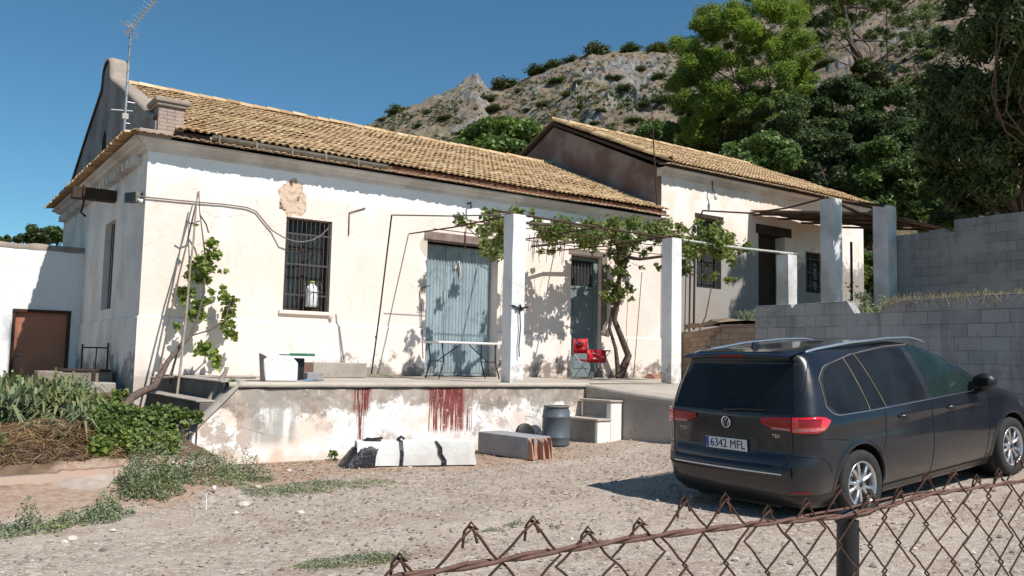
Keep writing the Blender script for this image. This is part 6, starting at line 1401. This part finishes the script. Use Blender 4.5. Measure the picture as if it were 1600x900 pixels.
cl = [(np.array(at(x, y, Y=-.55 + .25*random.random())-v0), r/92*1.05) for x, y, r in spots]
pts = clump_pts(cl, 2600/sum(r*r for _, r in cl), .1, .95); leaves(pts, .070, 'leaves', G['climb'], LV, aspect=1.1, droop=.7, fold=.12)

# ---------------------------------------------------------------- garden plants
def clumpplant(name, label, cat, px0, px1, py0, py1, Y0_, Y1_, n, r0, r1, nl, leaf, kind, seed, aspect=1.3, squash=.8, floor=None):
    rs = np.random.default_rng(seed); cl = []
    for k in range(n):
        x = px0+(px1-px0)*rs.random(); t = rs.random(); y = py0+(py1-py0)*t; Y = Y1_+(Y0_-Y1_)*t; p = at(x, y, Y=Y); cl.append([p, r0+(r1-r0)*rs.random()])
    b = sum((c[0] for c in cl), Vector())/n; b.z = gz(b.x, b.y); T = thing(name, label, cat, b)
    pts = clump_pts([(np.array(c-b), r) for c, r in cl], nl/sum(r*r for _, r in cl), .3, squash)
    gmin = np.array([gz(p[0]+b.x, p[1]+b.y)-b.z for p in pts]); pts = pts[pts[:, 2] > gmin-.02]
    leaves(pts, leaf, 'foliage', G[kind], T, aspect=aspect)
    mb = MB()
    for c, r in cl[:40]: g_ = gz(c.x, c.y); mb.tube([Vector((c.x, c.y, g_-.02))-b, c-b], .007, 4, cap=False)
    mb.build('stem', MAT['bark'], T); return T
clumpplant('nettle_bush', 'lush bright green leafy bush at the foot of the left stair', 'bush', 152, 268, 642, 706, -4.8, -3.9, 75, .06, .15, 13000, .052, 'bright', 201)
clumpplant('leafy_seedling', 'bright green seedlings below the second step of the left stair', 'plant', 262, 312, 640, 668, -4.1, -3.75, 7, .04, .08, 420, .07, 'bright', 202)
clumpplant('leafy_seedling', 'green shoots round the old vine trunk near the house corner', 'plant', 150, 186, 618, 660, -3.0, -2.0, 14, .08, .14, 900, .08, 'bright', 203)
clumpplant('leafy_seedling', 'small leafy sprig on the cheek wall at the top of the left stair', 'plant', 360, 377, 597, 610, -3.7, -3.6, 5, .04, .06, 160, .05, 'bright', 204)
clumpplant('leafy_seedling', 'single sprig growing from the foot of the terrace wall', 'plant', 514, 524, 705, 722, -3.95, -3.88, 4, .03, .05, 90, .05, 'bright', 205)
clumpplant('leafy_seedling', 'small dark sprig at the foot of the sloping cheek wall', 'plant', 262, 274, 730, 750, -4.4, -4.2, 5, .05, .08, 220, .045, 'bright', 206)
# iris patch
rs = np.random.default_rng(5)
def irisbed(label, rects, n, h, seed, w_=.022):
    rs = np.random.default_rng(seed); P = []
    for k in range(n):
        px0, px1, py0, py1, Za, Yn, Yf = rects[k % len(rects)]
        x = px0+(px1-px0)*rs.random(); Y = Yn+(Yf-Yn)*rs.random(); p = at(x, 600, Y=Y); P.append((p.x, Y, gz(p.x, Y)))
    P = np.array(P); b = P.mean(0); T = thing('iris_clump', label, 'plant', tuple(b)); blades(P-b, h, w_, 'blades', G['iris'], T, lean=1.7, curl=.75)
irisbed('wide mass of drooping grey green iris leaves below the brown courtyard door', [(-20, 130, 600, 640, .6, -2.9, -1.0)], 1100, .42, 11)
irisbed('sparser iris leaves leaning over the dry straw toward the nettle bush', [(100, 160, 600, 660, .6, -4.0, -2.6)], 260, .36, 12)
irisbed('low tufts of iris leaves at the left picture edge', [(-60, 5, 600, 660, .6, -4.6, -4.0)], 90, .25, 13, .012)
# dry straw heap
n = 8000; x = RNG.uniform(-2.8, -.75, n); y = RNG.uniform(-4.95, -2.9, n); z = np.array([gz(a, b) for a, b in zip(x, y)]) + .25*np.clip(1-((x+1.55)/.95)**2, 0, 1)*np.clip(1-((y+4.0)/.95)**2, 0, 1)*RNG.random(n)**.5
o = leaves(np.stack([x, y, z+.01], 1), .20, 'straw_litter', G['straw'], None, aspect=22, upbias=2.0, fold=0); tag(o, 'brown dry straw and cut stalks covering the garden bed', kind='stuff')
# low weeds in the yard edge
def weeds(name, label, patches, n, leaf, kind, seed, h=.10):
    rs = np.random.default_rng(seed); P = []
    for (cx, cy, rx, ry) in patches:
        m = int(n*rx*ry/sum(a[2]*a[3] for a in patches)); a = rs.random(m)*2*np.pi; q = rs.random(m)**.6; x = cx+np.cos(a)*q*rx; y = cy+np.sin(a)*q*ry
        nn_ = np.array([fbm(u*5, v*5, seed, 3) for u, v in zip(x, y)]); kp = (nn_ > -.15-.3*rs.random(m)); x, y, q, nn_ = x[kp], y[kp], q[kp], nn_[kp]; m = len(x); hh = h*(1-q**2)*rs.random(m)*(1+1.8*nn_); z = np.array([gz(u, v) for u, v in zip(x, y)])+np.maximum(0, hh); P.append(np.stack([x, y, z], 1))
    P = np.concatenate(P); b = P.mean(0); T = thing(name, label, 'weeds', tuple(b)); leaves(P-b, leaf, 'foliage', G[kind], T, aspect=2.6); return T
def gpt(px, py, z=.05): p = at(px, py, Z=z); return p.x, p.y
c = gpt(232, 770, .05); weeds('weed_clump', 'bushy grey green weed clump in front of the chipped garden kerb', [(c[0], c[1], .36, .42), (c[0]-.12, c[1]-.35, .22, .25), (c[0]+.25, c[1]+.1, .2, .3)], 6500, .032, 'weed', 31, .34)
c = gpt(335, 760, .03); weeds('weed_clump', 'lower weed clump against the foot of the cheek wall', [(c[0], c[1], .35, .42), (c[0]+.4, c[1]+.15, .3, .25)], 4200, .03, 'weed', 32, .20)
c = gpt(60, 830, .0); weeds('weed_clump', 'grey green weeds along the near edge of the earth slope at far left', [(c[0]-.15, c[1], .38, .22), (c[0]+.35, c[1]+.2, .28, .2), (c[0]+.6, c[1]+.45, .2, .2)], 4200, .03, 'weed', 33, .14)
c = gpt(500, 765, .0); weeds('ground_weed', 'flat greenish weeds on the reddish soil before the terrace wall', [(c[0], c[1], .9, .35), (c[0]-.4, c[1]-.2, .5, .25)], 3800, .024, 'weed', 34, .035)
c = gpt(545, 880, .0); weeds('ground_weed', 'thin grass patch in the gravel at the bottom of the picture', [(c[0], c[1], .42, .20), (c[0]+.25, c[1]-.1, .2, .1), (c[0]-.25, c[1]-.05, .2, .1)], 2600, .02, 'weed', 35, .05)
c = gpt(770, 832, .0); weeds('ground_weed', 'tiny green tuft in the gravel left of the car shadow', [(c[0], c[1], .17, .06), (c[0]+.3, c[1]+.12, .12, .05)], 500, .018, 'weed', 36, .035)
c = gpt(1045, 700, .2)
# grass on the wall and upper ground
n = 2600; x = RNG.uniform(9.86, 10.5, n); y = RNG.uniform(-10, -6.7, n); o = blades(np.stack([x, y, np.full(n, 2.27)], 1), .30, .005, 'dry_wall_grass', G['dry'], None, 1.8); tag(o, 'dry bleached grass along the top of the block retaining wall', kind='stuff')
n = 2200; x = RNG.uniform(9.9, 12.0, n); y = RNG.uniform(-6.8, -3.6, n); o = blades(np.stack([x, y, np.full(n, 2.25)], 1), .20, .005, 'wall_top_grass', G['weed'], None, 1.6); tag(o, 'green and straw coloured grass behind the notch in the retaining wall', kind='stuff')
def wplant(label, px, py, X, n, r, kind, seed, leaf=.05, h=.3):
    p = at(px, py, X=X); rs = np.random.default_rng(seed); b = Vector((p.x, p.y, 2.25)); T = thing('wall_plant', label, 'plant', b)
    cl = [(np.array((rs.normal()*r*.5, rs.normal()*r*.7, h*rs.random())), r*.35) for k in range(14)]; pts = clump_pts(cl, n/sum(q*q for _, q in cl), .2, .8); leaves(pts, leaf, 'foliage', G[kind], T, aspect=2)
    mb = MB()
    for c_, r_ in cl: mb.tube([(0, 0, -.05), tuple(c_)], .006, 4, cap=False)
    mb.build('stem', MAT['straw'], T)
wplant('pale green bush spilling through the notch in the block retaining wall', 1362, 470, 10.3, 1300, .34, 'weed', 71, .045, .38)
wplant('small pale weed on the near end of the retaining wall', 1207, 465, 10.4, 260, .2, 'weed', 72, .035, .22)
wplant('thin weed beside the shortest grey post', 1255, 468, 10.4, 200, .2, 'weed', 73, .035, .2)
sv = at(1330, 450, Y=-2.2); T = thing('slender_vine', 'slender bare vine climbing the iron stake by the upper house end', 'vine', (sv.x, -2.2, 2.3)); mb = MB(); pp = [Vector((0, 0, 0)), Vector((.1, 0, .4)), Vector((-.05, 0, .7)), Vector((.02, 0, 1.0))]; mb.tube(pp, .012, 5); mb.tube([pp[1], pp[1]+Vector((-.3, 0, .2)), pp[1]+Vector((-.4, 0, .0))], .008, 5); mb.build('stem', MAT['bark'], T); leaves(np.array([tuple(pp[RNG.integers(0, 4)] + Vector(RNG.normal(size=3)*.10)) for _ in range(70)]), .07, 'leaves', G['vine'], T, aspect=1.2)

# chipped garden kerb: brick and white render
KB = thing('garden_kerb', 'low chipped garden kerb of red brick and white render beside the cheek wall', 'kerb', (-.6, -5.05, 0))
def kb(v): return (v[0]+.6, v[1]+5.05, v[2])
mb = MB(); P = []
ka, kc = at(228, 733, Z=.22), at(-30, 742, Z=.26)
for i in range(40):
    t = i/39; p = ka.lerp(kc, t); h = (.24 if t < .55 else .22) + .012*fbm(t*20, 1, 1, 3); P.append([kb((p.x, p.y-.03, -.05)), kb((p.x, p.y-.02, h)), kb((p.x, p.y+.10, h+.01)), kb((p.x, p.y+.12, .1))])
mb.grid(P); mb.build('kerb_top', m_concrete('reddish_kerb', (.40, .25, .19), (.34, .28, .23), 4), KB, fix=False)
mb = MB(); P = []; a = at(182, 735, Z=.22); b = at(300, 722, Z=.25)
for i in range(24):
    t = i/23; p = a.lerp(b, t); h = .20 + .05*fbm(t*9, 4, 1, 3) + (.0 if t < .7 else .05); P.append([kb((p.x, p.y-.10, -.05)), kb((p.x, p.y-.07, h*.6)), kb((p.x, p.y-.05, h)), kb((p.x, p.y+.05, h+.01)), kb((p.x, p.y+.07, 0))])
mb.grid(P); mb.build('kerb_render', MAT['wconc'], KB, fix=False)
# compacted earth slope in front of the kerb
mb = MB(); P = []
for i in range(110):
    px = -260 + 470*i/109; top = at(px, 738 - .02*(px-100) if px < 200 else 738, Z=.22); row = []
    for j in range(30):
        t = j/29; bx, by = gpt(px*.96-10, 800+max(0, (60-px))*.10, .0); x = top.x*(1-t)+bx*t; y = (top.y-.03)*(1-t)+by*t
        row.append((x, y, .20*(1-t)**1.2 + .012 + .03*fbm(x*2, y*2, 3, 5) + .012*fbm(x*9, y*9, 3, 3) - .05*sst(t, .8, 1) - .06*sst(i, 96, 109)))
    P.append(row)
mb.grid(P); o = mb.build('earth_path', m_concrete('compacted_earth', (.43, .36, .30), (.33, .26, .21), 2.4, .9, (.24, .16, .12), .6), fix=False); tag(o, kind='structure')

# stones, litter
def stone(p, r, seed):
    mb = MB(); bm = bmesh.new(); bmesh.ops.create_icosphere(bm, subdivisions=2, radius=r)
    for v in bm.verts: v.co *= 1+.35*mn.noise(v.co*(2/r)*.5+Vector((seed, 0, 0))); v.co.z *= .6
    mb.add([v.co for v in bm.verts], [[v.index for v in f.verts] for f in bm.faces]); bm.free(); return mb
sm_ = simple('pale_limestone', (.62, .56, .49), (.45, .36, .29), 14, .9)
stones = [(415, 748, .05, 'pale stone beside the weeds nearest the cheek wall'), (452, 738, .035, 'small stone on the reddish soil'), (470, 800, .045, 'pale stone at the gravel edge below the weeds'), (380, 786, .06, 'long flat pale stone at the edge of the weeds'), (112, 838, .045, 'pale stone at the tip of the far left weeds'), (100, 842, .03, 'smaller stone left of the pale one at far left'), (404, 765, .04, 'rounded stone between the two larger pale stones'), (455, 762, .035, 'small stone among flat weeds'), (445, 714, .04, 'dark edged stone against the terrace wall'), (1150, 868, .025, 'white pebble near the leaning fence post'), (893, 838, .02, 'single white pebble in the open gravel'), (640, 733, .035, 'white chip beside the fallen post'), (950, 620, 0, '')]
for i, (px, py, r, lb) in enumerate(stones):
    if not lb: continue
    x, y = gpt(px, py, .03); o = stone(None, r, i).build('stone', sm_); o.location = (x, y, gz(x, y)+r*.25); o.rotation_euler = (0, 0, i); tag(o, lb, 'stone', 'loose stones')
x, y = gpt(322, 792, .03); LT = MB(); LT.tube([(x, y, gz(x, y)), (x+.005, y+.02, gz(x, y)+.15)], .006, 5); tag(LT.build('white_stick', MAT['white']), 'thin white stick upright in the weeds near the long flat stone', 'stick')
x, y = gpt(334, 775, .03); LT = MB(); LT.lathe([(0, 0), (.018, 0), (.02, .03), (.015, .045), (0, .045)], (x, y, gz(x, y)+.02), 10); tag(LT.build('paper_cup', MAT['white']), 'crumpled white paper cup caught in the weeds', 'cup')
# gravel: thousands of small stones
n = 15000; V = []; F = []
t_ = RNG.random(n); x = -3.4 + RNG.random(n)*11.5; y = -13.2 + 9.2*RNG.random(n)**.8
keep = ~((x < -.2) & (y > -6)); x, y = x[keep], y[keep]; n = len(x)
z = np.array([gzz(a, b) for a, b in zip(x, y)]); r = .006 + .010*RNG.random(n)**3 + .018*(RNG.random(n) > .975) 
base = np.array([(1, 0, 0), (0, 1, 0), (-1, 0, 0), (0, -1, 0), (0, 0, .8), (0, 0, -.6)], float)
P = base[None]*r[:, None, None]*(1+.5*(RNG.random((n, 6, 1))-.5)) + np.stack([x, y, z+r*.2], 1)[:, None, :]
o = (np.arange(n)*6)[:, None]; F = np.concatenate([o+np.array([q]) for q in ([0, 1, 4], [1, 2, 4], [2, 3, 4], [3, 0, 4])])
def m_peb():
    n = NT('loose_gravel'); return n.out(n.rmp(n.isl(), [(0, (.14, .11, .09)), (.4, (.32, .26, .21)), (.85, (.43, .36, .30)), (1, (.58, .51, .44))]), .9, .2)
tag(fastmesh('gravel', P.reshape(-1, 3), F, m_peb()), 'loose gravel over the yard', kind='stuff')
# dry leaf litter by the soil strip
n = 3200; x = RNG.uniform(-.8, 5.5, n); y = -3.95-RNG.random(n)**2.2*6.5; o = leaves(np.stack([x, y, np.array([gz(a, b) for a, b in zip(x, y)])+.008], 1), .035, 'leaf_litter', G['dry'], None, aspect=1.5, upbias=2.5); tag(o, 'dry leaves and bits scattered below the terrace wall', kind='stuff')

# ================================================================ chain link fence
FN = thing('chain_link_fence', 'rusty chain link fence with a sagging tension wire in the near foreground', 'fence', (-1.8, -13.67, 0))
def fx(v): return (v[0]+1.8, v[1]+13.67, v[2])
def wz(x): # height of the top wire
    return float(np.interp(x, [-3.2, -2.75, -2.62, -2.3, -2.05, -1.82, -1.6, -1.3, -1.13, -.6, 0], [.98, 1.12, 1.180, 1.187, 1.184, 1.176, 1.192, 1.193, 1.192, 1.2, 1.2]))
pw = .082; ph = .080; YF = -13.67
mb = MB(); nk = 0
def warp(x, z):
    s = Vector((x*5, z*5, 2)); return x + .012*mn.noise(s), z + .012*mn.noise(s+Vector((9, 0, 0)))
nW = int(2.6/pw*2)
for i in range(nW):
    # wire i zigzags vertically between columns i and i+1 (half pitch apart)
    xa = -3.0 + i*pw/2*2*.5; pts = []
    xc0, xc1 = xa, xa+pw/2
    top = wz(xa) + .028 + .012*math.sin(i*2.3) if i % 2 == 0 else wz(xa) - .010
    z = top; side = i % 2; k = 0; first = True
    if i % 2 == 0:   # knuckle loop at the top
        x0, z0 = warp(xa, z); pts += [(x0-.006, YF+.006, z0-.022), (x0-.007, YF+.002, z0-.004), (x0-.001, YF-.002, z0+.006), (x0+.006, YF-.004, z0-.002)]
        z = top
    seg = []
    # build diamonds as two mirrored zigzags
    zz = top; xx = xa; dirn = 1
    for k in range(12):
        x1 = xa + (pw/2 if k % 2 == 0 else 0); z1 = zz-ph/2
        ax, az = warp(xx, zz); bx, bz = warp(x1, z1)
        for t in (.0, .12, .3, .5, .7, .88):
            q = t + .06*math.sin(2*math.pi*t); 
            seg.append((ax+(bx-ax)*q, YF + .004*math.cos(math.pi*(k+t)), az+(bz-az)*t))
        xx, zz = x1, z1
    seg = [s for s in seg]
    if i % 2 == 0: mb.tube([fx(p) for p in pts+seg], .0016, 5)
    if i % 2: continue
    # mirrored partner
    seg = []; zz = top; xx = xa
    for k in range(12):
        x1 = xa - (pw/2 if k % 2 == 0 else 0); z1 = zz-ph/2
        ax, az = warp(xx, zz); bx, bz = warp(x1, z1)
        for t in (.0, .12, .3, .5, .7, .88): q = t + .06*math.sin(2*math.pi*t); seg.append((ax+(bx-ax)*q, YF - .004*math.cos(math.pi*(k+t)), az+(bz-az)*t))
        xx, zz = x1, z1
    if i % 2 == 0: mb.tube([fx(p) for p in [(warp(xa, top)[0]+.006, YF-.004, top-.012)] + seg], .0016, 5)
mb.build('mesh_wire', MAT['rust'], FN)
mb = MB(); X = np.linspace(-3.2, .2, 90)
mb.tube([fx((x, YF+.004*math.sin(x*40), wz(x)+.0025*math.cos(x*40))) for x in X], .0026, 6); mb.tube([fx((x, YF-.004*math.sin(x*40), wz(x)-.0025*math.cos(x*40))) for x in X], .0026, 6)
mb.tube([fx((x, YF+.006, wz(x)+.010*math.sin((x+1.98)/.42*math.pi) if -1.98 < x < -1.56 else wz(x))) for x in np.linspace(-2.0, -1.5, 20)], .002, 6)
mb.build('tension_wire', MAT['rwire'], FN)
mb = MB(); xp = at(1332, 800, Y=-13.66).x; mb.tube([fx((xp-.03, -13.65, -.1)), fx((xp-.012, -13.65, .6)), fx((xp, -13.652, 1.165))], [.0175, .0175, .0165], 20); mb.tube([fx((xp-.02, -13.65, 1.168)), fx((xp+.012, -13.655, 1.176)), fx((xp+.04, -13.66, 1.19))], [.012, .010, .004], 8); mb.build('post', MAT['black'], FN)
